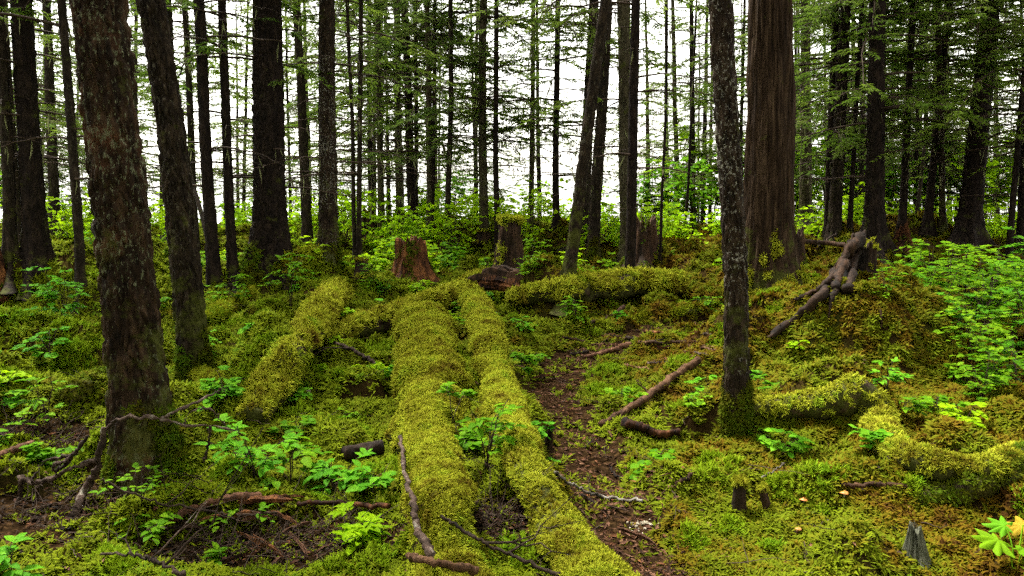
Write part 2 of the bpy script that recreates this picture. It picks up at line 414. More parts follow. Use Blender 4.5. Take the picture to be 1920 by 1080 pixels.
M['bark_scaly'] = bark_material('scaly_bark', (0.003, 0.002, 0.001), (0.018, 0.010, 0.005), (0.056, 0.032, 0.016), 0.62, 0.32, 15, 0.25, 0.8, (0.145, 0.155, 0.088), 0.5, 0.5)
M['bark_mossy'] = bark_material('mossy_bark', (0.003, 0.002, 0.001), (0.014, 0.009, 0.005), (0.040, 0.027, 0.015), 0.40, 0.45, 18, 0.35, 1.0, (0.13, 0.12, 0.08))
M['bark_grey'] = bark_material('speckled_bark', (0.004, 0.003, 0.002), (0.018, 0.011, 0.006), (0.048, 0.032, 0.019), 0.55, 0.25, 20, 0.4, 0.9, (0.30, 0.29, 0.23), lst=0.8)
M['bark_cedar'] = bark_material('cedar_bark', (0.005, 0.0025, 0.001), (0.026, 0.0145, 0.007), (0.076, 0.048, 0.027), 0.0, 0.10, 22, 0.06, 1.2)
M['bark_dark'] = bark_material('dark_bark', (0.003, 0.002, 0.0015), (0.011, 0.007, 0.005), (0.028, 0.018, 0.012), 0.25, 0.10, 17, 0.3, 0.4, (0.07, 0.06, 0.042))
M['bark_far'] = bark_material('far_bark', (0.005, 0.004, 0.0025), (0.016, 0.011, 0.007), (0.040, 0.028, 0.018), 0.4, 0.30, 14, 0.3, 0.5, (0.09, 0.085, 0.05))
M['bark_pale'] = bark_material('lichened_bark', (0.010, 0.008, 0.004), (0.036, 0.029, 0.015), (0.075, 0.062, 0.034), 0.6, 0.55, 14, 0.3, 0.6, (0.13, 0.13, 0.07))

def wood_material(name, stops, sc=9, stretch=0.1, spec=0.12):
    m, N, L = nodes(name); tc = N.new('ShaderNodeTexCoord'); mp = N.new('ShaderNodeMapping')
    mp.inputs['Scale'].default_value = (1, 1, stretch) if stretch else (1, 1, 1); L.new(tc.outputs['Object'], mp.inputs['Vector'])
    n1 = noise_n(N, L, mp.outputs[0], sc, 6, 0.68).outputs[0]; n2 = noise_n(N, L, tc.outputs['Object'], 30, 4, 0.6).outputs[0]
    oi = N.new('ShaderNodeObjectInfo')
    f = math_n(N, L, 'ADD', math_n(N, L, 'MULTIPLY', n1, 0.8), math_n(N, L, 'MULTIPLY', n2, 0.2))
    f = math_n(N, L, 'ADD', f, math_n(N, L, 'MULTIPLY', math_n(N, L, 'SUBTRACT', oi.outputs['Random'], 0.5), 0.14))
    n3 = noise_n(N, L, tc.outputs['Object'], 4.5, 3).outputs[0]; f = math_n(N, L, 'ADD', f, math_n(N, L, 'MULTIPLY', math_n(N, L, 'SUBTRACT', n3, 0.5), 0.45))
    r = ramp(N, stops); L.new(f, r.inputs[0])
    bsdf(N, L, r.outputs[0], 0.8, bump_n(N, L, f, 1.0, 0.02), spec); return m
M['rot_red'] = wood_material('rotten_red_wood', [(0.34, (0.006, 0.003, 0.002)), (0.46, (0.034, 0.013, 0.006)), (0.56, (0.105, 0.040, 0.014)), (0.70, (0.24, 0.095, 0.030))], 16, 0.15)
M['rot_dark'] = wood_material('rotten_dark_wood', [(0.32, (0.005, 0.004, 0.003)), (0.50, (0.026, 0.015, 0.009)), (0.70, (0.085, 0.045, 0.025))], 9, 0.15)
M['chip'] = wood_material('bark_chip_wood', [(0.3, (0.028, 0.014, 0.008)), (0.5, (0.10, 0.045, 0.024)), (0.72, (0.23, 0.12, 0.065))], 18, 0)
M['stick'] = wood_material('dead_stick_wood', [(0.3, (0.010, 0.007, 0.005)), (0.5, (0.035, 0.022, 0.015)), (0.63, (0.085, 0.055, 0.04)), (0.74, (0.30, 0.28, 0.22))], 14, 0)
M['stick_brown'] = wood_material('brown_stick_wood', [(0.32, (0.012, 0.006, 0.003)), (0.48, (0.052, 0.025, 0.012)), (0.62, (0.115, 0.058, 0.028)), (0.76, (0.20, 0.13, 0.075))], 22, 0)
M['stick_pale'] = wood_material('pale_stick_wood', [(0.3, (0.02, 0.016, 0.012)), (0.5, (0.085, 0.070, 0.052)), (0.70, (0.26, 0.24, 0.20))], 20, 0)
M['twig'] = wood_material('twig_wood', [(0.3, (0.018, 0.012, 0.008)), (0.6, (0.055, 0.036, 0.024))], 14, 0)
M['grey_wood'] = wood_material('weathered_grey_wood', [(0.3, (0.020, 0.020, 0.014)), (0.5, (0.075, 0.078, 0.052)), (0.7, (0.17, 0.17, 0.12))], 16, 0.2)
M['stump_mossy'] = bark_material('stump_bark', (0.006, 0.004, 0.003), (0.028, 0.018, 0.011), (0.075, 0.045, 0.026), 0.2, 0.45, 11, 0.16, 1.0, red=0.9)

def leaf_material(name, stops, transl=0.45, rough=0.55):
    m, N, L = nodes(name); a = N.new('ShaderNodeAttribute'); a.attribute_name = 'tint'
    oi = N.new('ShaderNodeObjectInfo'); geo = N.new('ShaderNodeNewGeometry')
    n = noise_n(N, L, geo.outputs['Position'], 0.9, 2).outputs[0]
    f = math_n(N, L, 'ADD', math_n(N, L, 'MULTIPLY', a.outputs['Fac'], 0.5), math_n(N, L, 'MULTIPLY', oi.outputs['Random'], 0.4))
    f = math_n(N, L, 'ADD', f, math_n(N, L, 'MULTIPLY', n, 0.3))
    r = ramp(N, stops); L.new(f, r.inputs[0]); bsdf(N, L, r.outputs[0], rough, None, 0.03, transl); return m
M['leaf'] = leaf_material('understory_leaf', [(0.15, (0.045, 0.140, 0.003)), (0.5, (0.088, 0.230, 0.005)), (0.9, (0.185, 0.340, 0.008))])
M['leaf_blue'] = leaf_material('cool_green_leaf', [(0.15, (0.040, 0.145, 0.006)), (0.5, (0.080, 0.270, 0.010)), (0.9, (0.160, 0.380, 0.014))])
M['leaf_lime'] = leaf_material('lime_leaf', [(0.15, (0.130, 0.260, 0.003)), (0.5, (0.210, 0.390, 0.004)), (0.9, (0.310, 0.480, 0.006))], 0.55)
M['leaf_yellow'] = leaf_material('yellowing_leaf', [(0.1, (0.34, 0.23, 0.02)), (0.9, (0.48, 0.33, 0.03))])
M['needle'] = leaf_material('conifer_needles', [(0.1, (0.035, 0.070, 0.010)), (0.5, (0.075, 0.130, 0.016)), (0.9, (0.130, 0.180, 0.030))], 0.55, 0.6)
M['needle_bright'] = leaf_material('green_conifer_needles', [(0.1, (0.045, 0.090, 0.008)), (0.5, (0.085, 0.150, 0.012)), (0.9, (0.130, 0.190, 0.020))], 0.5, 0.6)
M['beard'] = leaf_material('beard_lichen', [(0.1, (0.10, 0.11, 0.045)), (0.9, (0.19, 0.20, 0.09))], 0.3, 0.8)

def plain(name, col, rough=0.6, spec=0.3, transl=0.0):
    m, N, L = nodes(name); tc = N.new('ShaderNodeTexCoord'); n = noise_n(N, L, tc.outputs['Object'], 40, 3).outputs[0]
    r = ramp(N, [(0.3, tuple(c * 0.7 for c in col)), (0.7, tuple(min(1, c * 1.2) for c in col))]); L.new(n, r.inputs[0])
    bsdf(N, L, r.outputs[0], rough, None, spec, transl); return m
M['fungus'] = plain('white_fungus', (0.36, 0.31, 0.22))
M['mushroom'] = plain('orange_mushroom', (0.62, 0.24, 0.06), 0.5, 0.3, 0.2)
M['black'] = plain('dark_soil', (0.006, 0.004, 0.003), 0.95, 0.1)
def water_material():
    m, N, L = nodes('sea_water'); geo = N.new('ShaderNodeNewGeometry')
    n = noise_n(N, L, geo.outputs['Position'], 0.8, 3).outputs[0]
    bsdf(N, L, (0.05, 0.075, 0.08), 0.12, bump_n(N, L, n, 0.15, 0.1), 0.5); return m
M['water'] = water_material()

# ------------------------------------------------------------------ moss tufts (instanced by geometry nodes)
def tuft_mesh(name, n, L0, wid, spread, mat, seed, lift=0.5):
    r = np.random.default_rng(seed); g = Geo()
    for k in range(n):
        az = r.uniform(0, 2*np.pi); rad = spread * math.sqrt(r.uniform(0, 1)); b = np.array([math.cos(az*1.7)*rad, math.sin(az*1.7)*rad, -0.15*L0])
        out = np.array([math.cos(az), math.sin(az), 0]); sd = np.array([-out[1], out[0], 0]); ln = L0 * r.uniform(0.7, 1.25); el = lift * r.uniform(0.55, 1.45)
        P = []
        for s, w in ((0, .35), (.4, 1.0), (.75, .75), (1.0, .08)):
            c = b + out * ln * s * (0.35 + 0.65 * (1 - el * .5)) + np.array([0, 0, ln * el * (1.25 * s - 0.55 * s * s)])
            P += [c + sd * wid * w * .5, c - sd * wid * w * .5]
        v = g.verts(np.array(P), 0.5)
        g.quads([[v+2*i, v+2*i+1, v+2*i+3, v+2*i+2] for i in range(3)], 0)
    return g.mesh(name, [mat], True)

def gn_group(name, tufts):
    ng = bpy.data.node_groups.new(name, 'GeometryNodeTree')
    ng.interface.new_socket('Geometry', in_out='INPUT', socket_type='NodeSocketGeometry')
    ng.interface.new_socket('Geometry', in_out='OUTPUT', socket_type='NodeSocketGeometry')
    n, l = ng.nodes, ng.links
    gi = n.new('NodeGroupInput'); go = n.new('NodeGroupOutput')
    m2p = n.new('GeometryNodeMeshToPoints'); l.new(gi.outputs[0], m2p.inputs[0])
    g2i = n.new('GeometryNodeGeometryToInstance')
    for t in tufts:
        o = bpy.data.objects.new(t.name, t)
        oi = n.new('GeometryNodeObjectInfo'); oi.inputs['Object'].default_value = o
        oi.inputs['As Instance'].default_value = False
        l.new(oi.outputs['Geometry'], g2i.inputs[0])
    iop = n.new('GeometryNodeInstanceOnPoints'); iop.inputs['Pick Instance'].default_value = True
    def attr(nm, ty):
        a = n.new('GeometryNodeInputNamedAttribute'); a.data_type = ty; a.inputs[0].default_value = nm; return a.outputs[0]
    l.new(m2p.outputs[0], iop.inputs['Points'])
    if len(tufts) > 1: l.new(g2i.outputs[0], iop.inputs['Instance'])
    else: l.new(oi.outputs['Geometry'], iop.inputs['Instance']); iop.inputs['Pick Instance'].default_value = False
    l.new(attr('idx', 'INT'), iop.inputs['Instance Index'])
    l.new(attr('rot', 'QUATERNION'), iop.inputs['Rotation']); l.new(attr('scl', 'FLOAT'), iop.inputs['Scale'])
    l.new(iop.outputs[0], go.inputs[0])
    return ng

def quat_to(nrm, spin):
    n = nrm / (np.linalg.norm(nrm, axis=1, keepdims=True) + 1e-9)
    q = np.stack([1 + n[:, 2], -n[:, 1], n[:, 0], np.zeros(len(n))], 1)       # rotates +Z to n
    q /= np.linalg.norm(q, axis=1, keepdims=True) + 1e-9
    c, s = np.cos(spin / 2), np.sin(spin / 2)
    w, x, y, z = q.T
    return np.stack([w*c - z*s, x*c + y*s, y*c - x*s, w*s + z*c], 1)

def scatter_object(name, pts, nrm, scl, ng, nvar, mat, parent=None, tint=None):
    n = len(pts); me = bpy.data.meshes.new(name); me.vertices.add(n); me.vertices.foreach_set('co', np.asarray(pts, np.float32).ravel())
    q = quat_to(np.asarray(nrm), rng.uniform(0, 2*np.pi, n))
    a = me.attributes.new('rot', 'QUATERNION', 'POINT'); a.data.foreach_set('value', q.astype(np.float32).ravel())
    a = me.attributes.new('scl', 'FLOAT', 'POINT'); a.data.foreach_set('value', np.asarray(scl, np.float32))
    a = me.attributes.new('idx', 'INT', 'POINT'); a.data.foreach_set('value', rng.integers(0, nvar, n).astype(np.int32))
    a = me.attributes.new('tint', 'FLOAT', 'POINT'); a.data.foreach_set('value', (rng.uniform(0, 1, n) if tint is None else tint).astype(np.float32))
    me.materials.append(mat); o = link(name, me, parent)
    md = o.modifiers.new('tufts', 'NODES'); md.node_group = ng
    o['kind'] = 'stuff'; return o

TG = [tuft_mesh('ground_tuft_%d' % k, 18, 1.0, 0.20, 0.60, M['moss_ground'], 11 + k, 0.62) for k in range(4)]
TL = [tuft_mesh('log_tuft_%d' % k, 20, 1.0, 0.15, 0.60, M['moss_log'], 31 + k, 0.95) for k in range(3)]
TD = [tuft_mesh('dark_tuft_%d' % k, 16, 1.0, 0.19, 0.50, M['moss_dark'], 51 + k, 0.6) for k in range(3)]
TM = [tuft_mesh('olive_tuft_%d' % k, 20, 1.0, 0.15, 0.60, M['moss_mid'], 71 + k, 0.9) for k in range(3)]
TB = [tuft_mesh('cushion_tuft_%d' % k, 20, 1.0, 0.13, 0.45, M['moss_bright'], 91 + k, 1.0) for k in range(3)]
NG_M, NG_B = gn_group('olive_moss_scatter', TM), gn_group('cushion_moss_scatter', TB)
NG_G, NG_L, NG_D = gn_group('ground_moss_scatter', TG), gn_group('log_moss_scatter', TL), gn_group('dark_moss_scatter', TD)

def sample_faces(V, Q, T, dens_fn, base_density):
    """random points on a mesh; dens_fn(centres, normals) scales the density for each triangle"""
    tri = np.concatenate([Q[:, [0, 1, 2]], Q[:, [0, 2, 3]], T]) if len(Q) else T
    a, b, c = V[tri[:, 0]], V[tri[:, 1]], V[tri[:, 2]]; cr = np.cross(b - a, c - a); ar = np.linalg.norm(cr, axis=1) / 2
    nn = cr / (2 * ar[:, None] + 1e-12); w = ar * np.clip(dens_fn((a+b+c)/3, nn), 0, None)
    n = int(w.sum() * base_density)
    if n <= 0: return np.zeros((0, 3)), np.zeros((0, 3))
    i = rng.choice(len(tri), n, p=w / w.sum()); u, v = rng.uniform(0, 1, (2, n)); f = u + v > 1; u[f] = 1 - u[f]; v[f] = 1 - v[f]
    return a[i] + (b-a)[i] * u[:, None] + (c-a)[i] * v[:, None], nn[i]


# ------------------------------------------------------------------ trees: where they stand
# label, x at the top edge, base x, base y, trunk width in pixels, bark, crown kind, bend
TREES = [
 ('thick scaly conifer trunk in the left foreground, flecked with pale lichen', 168, 268, 828, 112, 'bark_scaly', 'near', 0.05),
 ('leaning dark mossy trunk just right of the thick scaly foreground trunk', 262, 365, 706, 60, 'bark_mossy', 'near', 0.16),
 ('tall black smooth trunk near the left edge, left of the foreground trunk', 36, 72, 512, 45, 'bark_dark', 'dead', 0.0),
 ('slim far trunk between the black left trunk and the foreground trunk', 86, 103, 442, 21, 'bark_far', 'live', 0.0),
 ('thin pole trunk hugging the left side of the scaly foreground trunk', 112, 152, 556, 19, 'bark_far', 'dead', 0.05),
 ('dark trunk cut by the left edge, standing on the bare mound', -8, 22, 505, 24, 'bark_far', 'dead', 0.05),
 ('thin dark trunk just left of the black left trunk', 8, 40, 470, 13, 'bark_far', 'live', 0.03),
 ('trunk with dead snaggy twigs behind the leaning mossy trunk', 311, 327, 445, 26, 'bark_far', 'dead', 0.02),
 ('thin pole trunk right behind the leaning broken snag', 345, 368, 478, 15, 'bark_far', 'dead', 0.03),
 ('straight dark trunk that the broken snag leans against', 373, 402, 545, 25, 'bark_dark', 'dead', 0.0),
 ('straight slim trunk left of the thick black flared trunk', 415, 437, 530, 20, 'bark_dark', 'dead', 0.03),
 ('thick black trunk with flared mossy roots, left of centre', 497, 508, 522, 66, 'bark_dark', 'dead', 0.02),
 ('slender trunk with bare side twigs between the two thick middle trunks', 558, 577, 465, 20, 'bark_far', 'dead', 0.02),
 ('grey speckled straight trunk right of the thick black trunk', 612, 617, 508, 38, 'bark_grey', 'dead', 0.0),
 ('left stem of the thin twin poles right of the speckled trunk', 651, 666, 492, 9, 'bark_far', 'dead', 0.02),
 ('right stem of the thin twin poles right of the speckled trunk', 678, 673, 492, 11, 'bark_far', 'dead', 0.0),
 ('faint far trunk between the thin twin poles and the red stump', 708, 716, 432, 14, 'bark_pale', 'live', 0.0),
 ('pale far trunk just left of the pole behind the red stump', 741, 751, 425, 17, 'bark_pale', 'live', 0.0),
 ('dark straight pole rising directly behind the red rotten stump', 757, 774, 455, 18, 'bark_dark', 'dead', 0.02),
 ('very thin pole right of the one behind the red stump', 779, 781, 438, 9, 'bark_far', 'live', 0.0),
 ('left and paler of the close pair right of the red stump', 800, 806, 462, 14, 'bark_pale', 'live', 0.0),
 ('right and darker of the close pair right of the red stump', 816, 811, 464, 10, 'bark_dark', 'dead', 0.02),
 ('slightly curved slim trunk between the two middle stumps', 845, 838, 445, 12, 'bark_far', 'live', 0.06),
 ('pale lichened conifer with long drooping limbs left of the mossy stump', 906, 908, 444, 18, 'bark_pale', 'droop', 0.0),
 ('dark pole rising directly behind the mossy topped stump', 930, 932, 470, 12, 'bark_dark', 'dead', 0.0),
 ('slim far trunk right of the mossy topped stump', 1001, 995, 430, 11, 'bark_pale', 'droop', 0.02),
 ('straight dark slim trunk in the open white gap right of centre', 1046, 1043, 432, 14, 'bark_dark', 'live', 0.0),
 ('dark trunk behind the tilted trunk, left of a crossing pair', 1114, 1094, 450, 25, 'bark_far', 'dead', 0.0),
 ('mossy trunk crossed by the tilted trunk at middle height', 1138, 1113, 492, 25, 'bark_far', 'dead', 0.03),
 ('tilted slim trunk leaning right across its darker neighbours', 1143, 1067, 534, 25, 'bark_mossy', 'near', -0.10),
 ('straight trunk with feathery lichen behind the dark front pole', 1168, 1176, 506, 29, 'bark_pale', 'dead', 0.0),
 ('dark front pole with a mossy foot beside the back log', 1191, 1180, 556, 21, 'bark_dark', 'dead', 0.0),
 ('crooked very thin sapling right of the dark front pole', 1248, 1237, 500, 6, 'bark_dark', 'bare', 0.08),
 ('thin slanting sapling in the white gap left of the speckled near trunk', 1308, 1282, 450, 6, 'bark_dark', 'bare', 0.02),
 ('near speckled trunk with white lichen spots right of the path', 1351, 1382, 800, 50, 'bark_grey', 'near', 0.02),
 ('thin far pole between the speckled near trunk and the big cedar', 1396, 1386, 440, 8, 'bark_far', 'live', 0.0),
 ('big brown cedar trunk with stringy bark and a mossy foot', 1446, 1440, 545, 100, 'bark_cedar', 'near', 0.0),
 ('pale far conifer just right of the big cedar', 1512, 1510, 425, 24, 'bark_pale', 'live', 0.0),
 ('left and darker of the close pair right of the big cedar', 1568, 1553, 452, 18, 'bark_dark', 'dead', 0.0),
 ('right and browner of the close pair right of the big cedar', 1586, 1562, 462, 26, 'bark_far', 'live', 0.0),
 ('thin leaning pole left of the thick dark right trunk', 1618, 1592, 446, 10, 'bark_dark', 'dead', 0.03),
 ('thick dark straight trunk behind the broken stump on the mound', 1643, 1637, 466, 37, 'bark_dark', 'live', 0.0),
 ('slim trunk rising from the dark red root mass at right', 1715, 1690, 440, 15, 'bark_dark', 'live', 0.0),
 ('grey thin trunk crossing its darker leaning neighbour at right', 1756, 1766, 446, 12, 'bark_grey', 'live', 0.0),
 ('dark leaning trunk crossing behind the grey thin one at right', 1782, 1738, 436, 16, 'bark_dark', 'live', 0.0),
 ('thick dark leaning trunk with flared base near the right edge', 1858, 1812, 462, 42, 'bark_dark', 'live', 0.04),
 ('thin dark trunk closest to the right edge, in front of bright leaves', 1934, 1890, 500, 12, 'bark_dark', 'live', 0.02),
 ('dark trunk cut off by the right edge of the picture', 1935, 1913, 474, 18, 'bark_dark', 'live', 0.0),
]
TREE_POS = []
TREE_D = {36: 10.4, 31: 11.3}
for k, t in enumerate(TREES):
    p = gp(t[2], t[3]); 
    if k in TREE_D: p = at(t[2], t[3], TREE_D[k]); p[2] = float(height(p[0], p[1]))
    TREE_POS.append(p)
for k, (t, p) in enumerate(zip(TREES, TREE_POS)):
    r = t[4] * p[1] / F / 2
    if t[4] > 9 and k not in (0, 1, 34): TREE_MOUNDS.append((p[0], p[1] + r * 0.3, r * 2.6 + 0.12, r * 2.6 + 0.12, 0.07 + 0.25 * r, 1.0))

# ------------------------------------------------------------------ the ground sheet, the water, the worn path
def build_ground():
    ang = np.concatenate([np.linspace(-180, -44, 60, endpoint=False), np.linspace(-44, 44, 440, endpoint=False), np.linspace(44, 180, 60, endpoint=False)])
    ang = np.radians(ang)
    rad = np.concatenate([np.geomspace(0.25, 3.0, 40, endpoint=False), np.geomspace(3.0, 30, 400, endpoint=False), np.geomspace(30, 3000, 60)])
    X = rad[:, None] * np.sin(ang)[None]; Y = rad[:, None] * np.cos(ang)[None] - 1.0
    Z = height(X, Y); g = Geo(); dm = dirt_mask(X, Y)
    b = g.verts(np.stack([X, Y, Z], -1), dm.ravel()); na = len(ang)
    i = np.arange(len(rad) - 1)[:, None] * na; j = np.arange(na)[None]; j2 = (j + 1) % na
    g.quads(np.stack([i + j, i + na + j, i + na + j2, i + j2], -1))
    c = g.verts([[0, -1, float(height(0, -1))]], 0.0); jj = np.arange(na); g.tris(np.stack([np.full(na, c), jj, (jj + 1) % na], -1))
    o = link('ground', g.mesh('ground', [M['ground']])); tag(o, kind='structure', label='mossy forest floor with hummocks and bare soil')
build_ground()
wm = Geo(); wb = wm.verts([[-4000, 20, -6.8], [4000, 20, -6.8], [4000, 6000, -6.8], [-4000, 6000, -6.8]]); wm.quads([[wb, wb+1, wb+2, wb+3]])
tag(link('water', wm.mesh('water', [M['water']])), kind='structure', label='bright water beyond the trees')

def build_path():
    x0, y0 = PATH.min(0) - 0.7; x1, y1 = PATH.max(0) + 0.7
    xs = np.arange(x0, x1, 0.035); ys = np.arange(max(y0, 1.6), y1, 0.035); X, Y = np.meshgrid(xs, ys)
    n = fbm(X * 2.3, Y * 2.3, 4.2, 3); q = path_dist(X, Y) + (n - 0.5) * 1.3
    Z = height(X, Y) + 0.010 - 0.05 * sstep(0.7, 1.15, q)
    keep = (q < 1.3); g = Geo(); g.verts(np.stack([X, Y, Z], -1), 1.0); nx = len(xs)
    kq = keep[:-1, :-1] & keep[1:, :-1] & keep[:-1, 1:] & keep[1:, 1:]
    I, J = np.nonzero(kq); a = I * nx + J; g.quads(np.stack([a, a + 1, a + nx + 1, a + nx], -1))
    tag(link('path', g.mesh('path', [M['ground']])), kind='structure', label='worn brown footpath strewn with bark chips')
build_path()

# carpet of ground moss: one mass nobody could count
def ground_normal(x, y, e=0.02):
    dx = (height(x + e, y) - height(x - e, y)) / (2*e); dy = (height(x, y + e) - height(x, y - e)) / (2*e)
    n = np.stack([-dx, -dy, np.ones_like(dx)], -1); return n / np.linalg.norm(n, axis=-1, keepdims=True)
def build_ground_moss(N=230000):
    th = rng.uniform(-0.70, 0.70, N); r = np.exp(rng.uniform(np.log(3.2), np.log(29), N))
    x = r * np.sin(th); y = r * np.cos(th) - 1.0
    dens = 1 - 0.93 * dirt_mask(x, y); patch = fbm(x * 1.9, y * 1.9, 8.0, 3)
    dens *= 0.32 + 0.68 * sstep(0.34, 0.50, patch)
    k = rng.uniform(0, 1, N) < dens; x, y, r = x[k], y[k], r[k]
    nrm = ground_normal(x, y); nrm[:, 2] += 0.5
    nrm += rng.normal(0, 0.16, nrm.shape)
    scl = 0.0128 * r ** 0.72 * rng.uniform(0.65, 1.35, len(x))
    z = height(x, y) + 0.1 * scl
    o = scatter_object('moss', np.stack([x, y, z], 1), nrm, scl, NG_G, 4, M['moss_ground'])
    tag(o, 'carpet of green, yellow and rust moss over the forest floor', 'moss', None, 'stuff')
build_ground_moss()

def build_cushions(nc=420, per=70):
    th = rng.uniform(-0.62, 0.62, nc); r = np.exp(rng.uniform(np.log(3.8), np.log(17), nc)); cx = r * np.sin(th); cy_ = r * np.cos(th) - 0.6
    k = (dirt_mask(cx, cy_) < 0.25) & (rng.uniform(0, 1, nc) < np.where(cx > 1.2, 0.35, 0.85)); cx, cy_, r = cx[k], cy_[k], r[k]; rad = rng.uniform(0.05, 0.20, len(cx)) * (0.7 + 0.05 * r)
    q = np.sqrt(rng.uniform(0, 1, (len(cx), per))); a = rng.uniform(0, 6.28, (len(cx), per)); wob = 0.6 + 0.5 * np.sin(a * 2 + cx[:, None] * 9) ** 2
    x = (cx[:, None] + q * wob * rad[:, None] * np.cos(a)).ravel(); y = (cy_[:, None] + q * wob * rad[:, None] * np.sin(a)).ravel()
    z = height(x, y) + (0.28 * rad[:, None] * (1 - q ** 2)).ravel(); n = np.stack([(q * np.cos(a)).ravel() * 0.6, (q * np.sin(a)).ravel() * 0.6, np.ones(x.size)], 1)
    sc = np.repeat(0.022 + 0.0032 * r, per) * rng.uniform(0.6, 1.3, x.size)
    o = scatter_object('moss', np.stack([x, y, z], 1), n + rng.normal(0, 0.15, n.shape), sc, NG_B, 3, M['moss_bright'])
    tag(o, 'bright green cushions of moss dotted over the floor', 'moss', None, 'stuff')
build_cushions()

# ------------------------------------------------------------------ crowns
def hemlock_branch(g, r, z0, az, L, droop, live, twig_n, spray, lichen=0.0, rise=0.12, r0=None, sweep=0.0):
    d = np.array([math.cos(az), math.sin(az), 0.0]); sd = np.array([-d[1], d[0], 0.0])
    s = np.linspace(0, 1, 9)[:, None]
    P = np.array([0, 0, z0]) + d * L * s + np.array([0, 0, 1.0]) * L * (rise * s - droop * s**2) + sd * sweep * L * s**2 + r.normal(0, 0.012 * L, (9, 3)) * s
    rb = r0 or 0.008 + 0.006 * L
    tube(g, P, np.linspace(rb, 0.003, 9), 5, 0, 0.5, cap=False)
    pos, dr, nm, ln, wd, tn = [], [], [], [], [], []
    alive = r.uniform(0, 1) < live
    for k in range(twig_n if alive else max(2, twig_n // 3)):
        f = r.uniform(0.22, 1.0) if k else 1.0
        i = min(int(f * 8), 7); ff = f * 8 - i; p = P[i] * (1-ff) + P[i+1] * ff
        side = 1 if k % 2 else -1; a = math.radians(r.uniform(25, 62)) * side
        td = d * math.cos(a) + sd * math.sin(a); tl = (0.40 * L * (1.10 - f * 0.75) + 0.12) * r.uniform(0.6, 1.2)
        u = np.linspace(0, 1, 5)[:, None]
        tp = p + td * tl * u + np.array([0, 0, -1]) * tl * (r.uniform(0.05, 0.55) * u**2 - 0.06 * u)
        tube(g, tp, np.linspace(0.0045, 0.0015, 5), 3, 0, 0.5, cap=False)
        if not alive: continue
        ns = max(6, int(tl / spray * 6.0))
        uu = np.sort(r.uniform(0.05, 1.0, ns)); q = uu * 4; ii = np.minimum(q.astype(int), 3); fr = (q - ii)[:, None]
        pp = tp[ii] * (1-fr) + tp[ii+1] * fr; sg = np.where(np.arange(ns) % 2, 1, -1)[:, None]
        ts = np.array([-td[1], td[0], 0])
        dd = td[None] * r.uniform(0.5, 1.1, (ns, 1)) + ts[None] * sg * r.uniform(0.3, 1.0, (ns, 1)) + np.array([0, 0, -1]) * r.uniform(-0.05, 0.65, (ns, 1))
        pos.append(pp); dr.append(dd); nm.append(np.array([0, 0, 1.0]) + r.normal(0, 0.5, (ns, 3)))
        ln.append(spray * r.uniform(0.6, 1.4, ns) * (1.2 - 0.5 * uu)); wd.append(np.full(ns, spray * 0.23) * r.uniform(0.7, 1.2, ns)); tn.append(np.full(ns, r.uniform(0, 1)))
    if pos: cards(g, np.concatenate(pos), np.concatenate(dr), np.concatenate(nm), np.concatenate(ln), np.concatenate(wd), 1, np.concatenate(tn), SPRAY_V, SPRAY_T)
    if lichen > 0:
        n = int(14 * lichen * L); f = r.uniform(0.05, 0.95, n) * 8; ii = np.minimum(f.astype(int), 7); fr = (f - ii)[:, None]
        pp = P[ii] * (1-fr) + P[ii+1] * fr; dn = np.array([0, 0, -1.0]) + r.normal(0, 0.15, (n, 3))
        cards(g, pp, dn, r.normal(0, 1, (n, 3)) * [1, 1, 0.1], r.uniform(0.08, 0.32, n), r.uniform(0.012, 0.03, n), 2, r.uniform(0, 1, n), SPRAY_V, SPRAY_T)

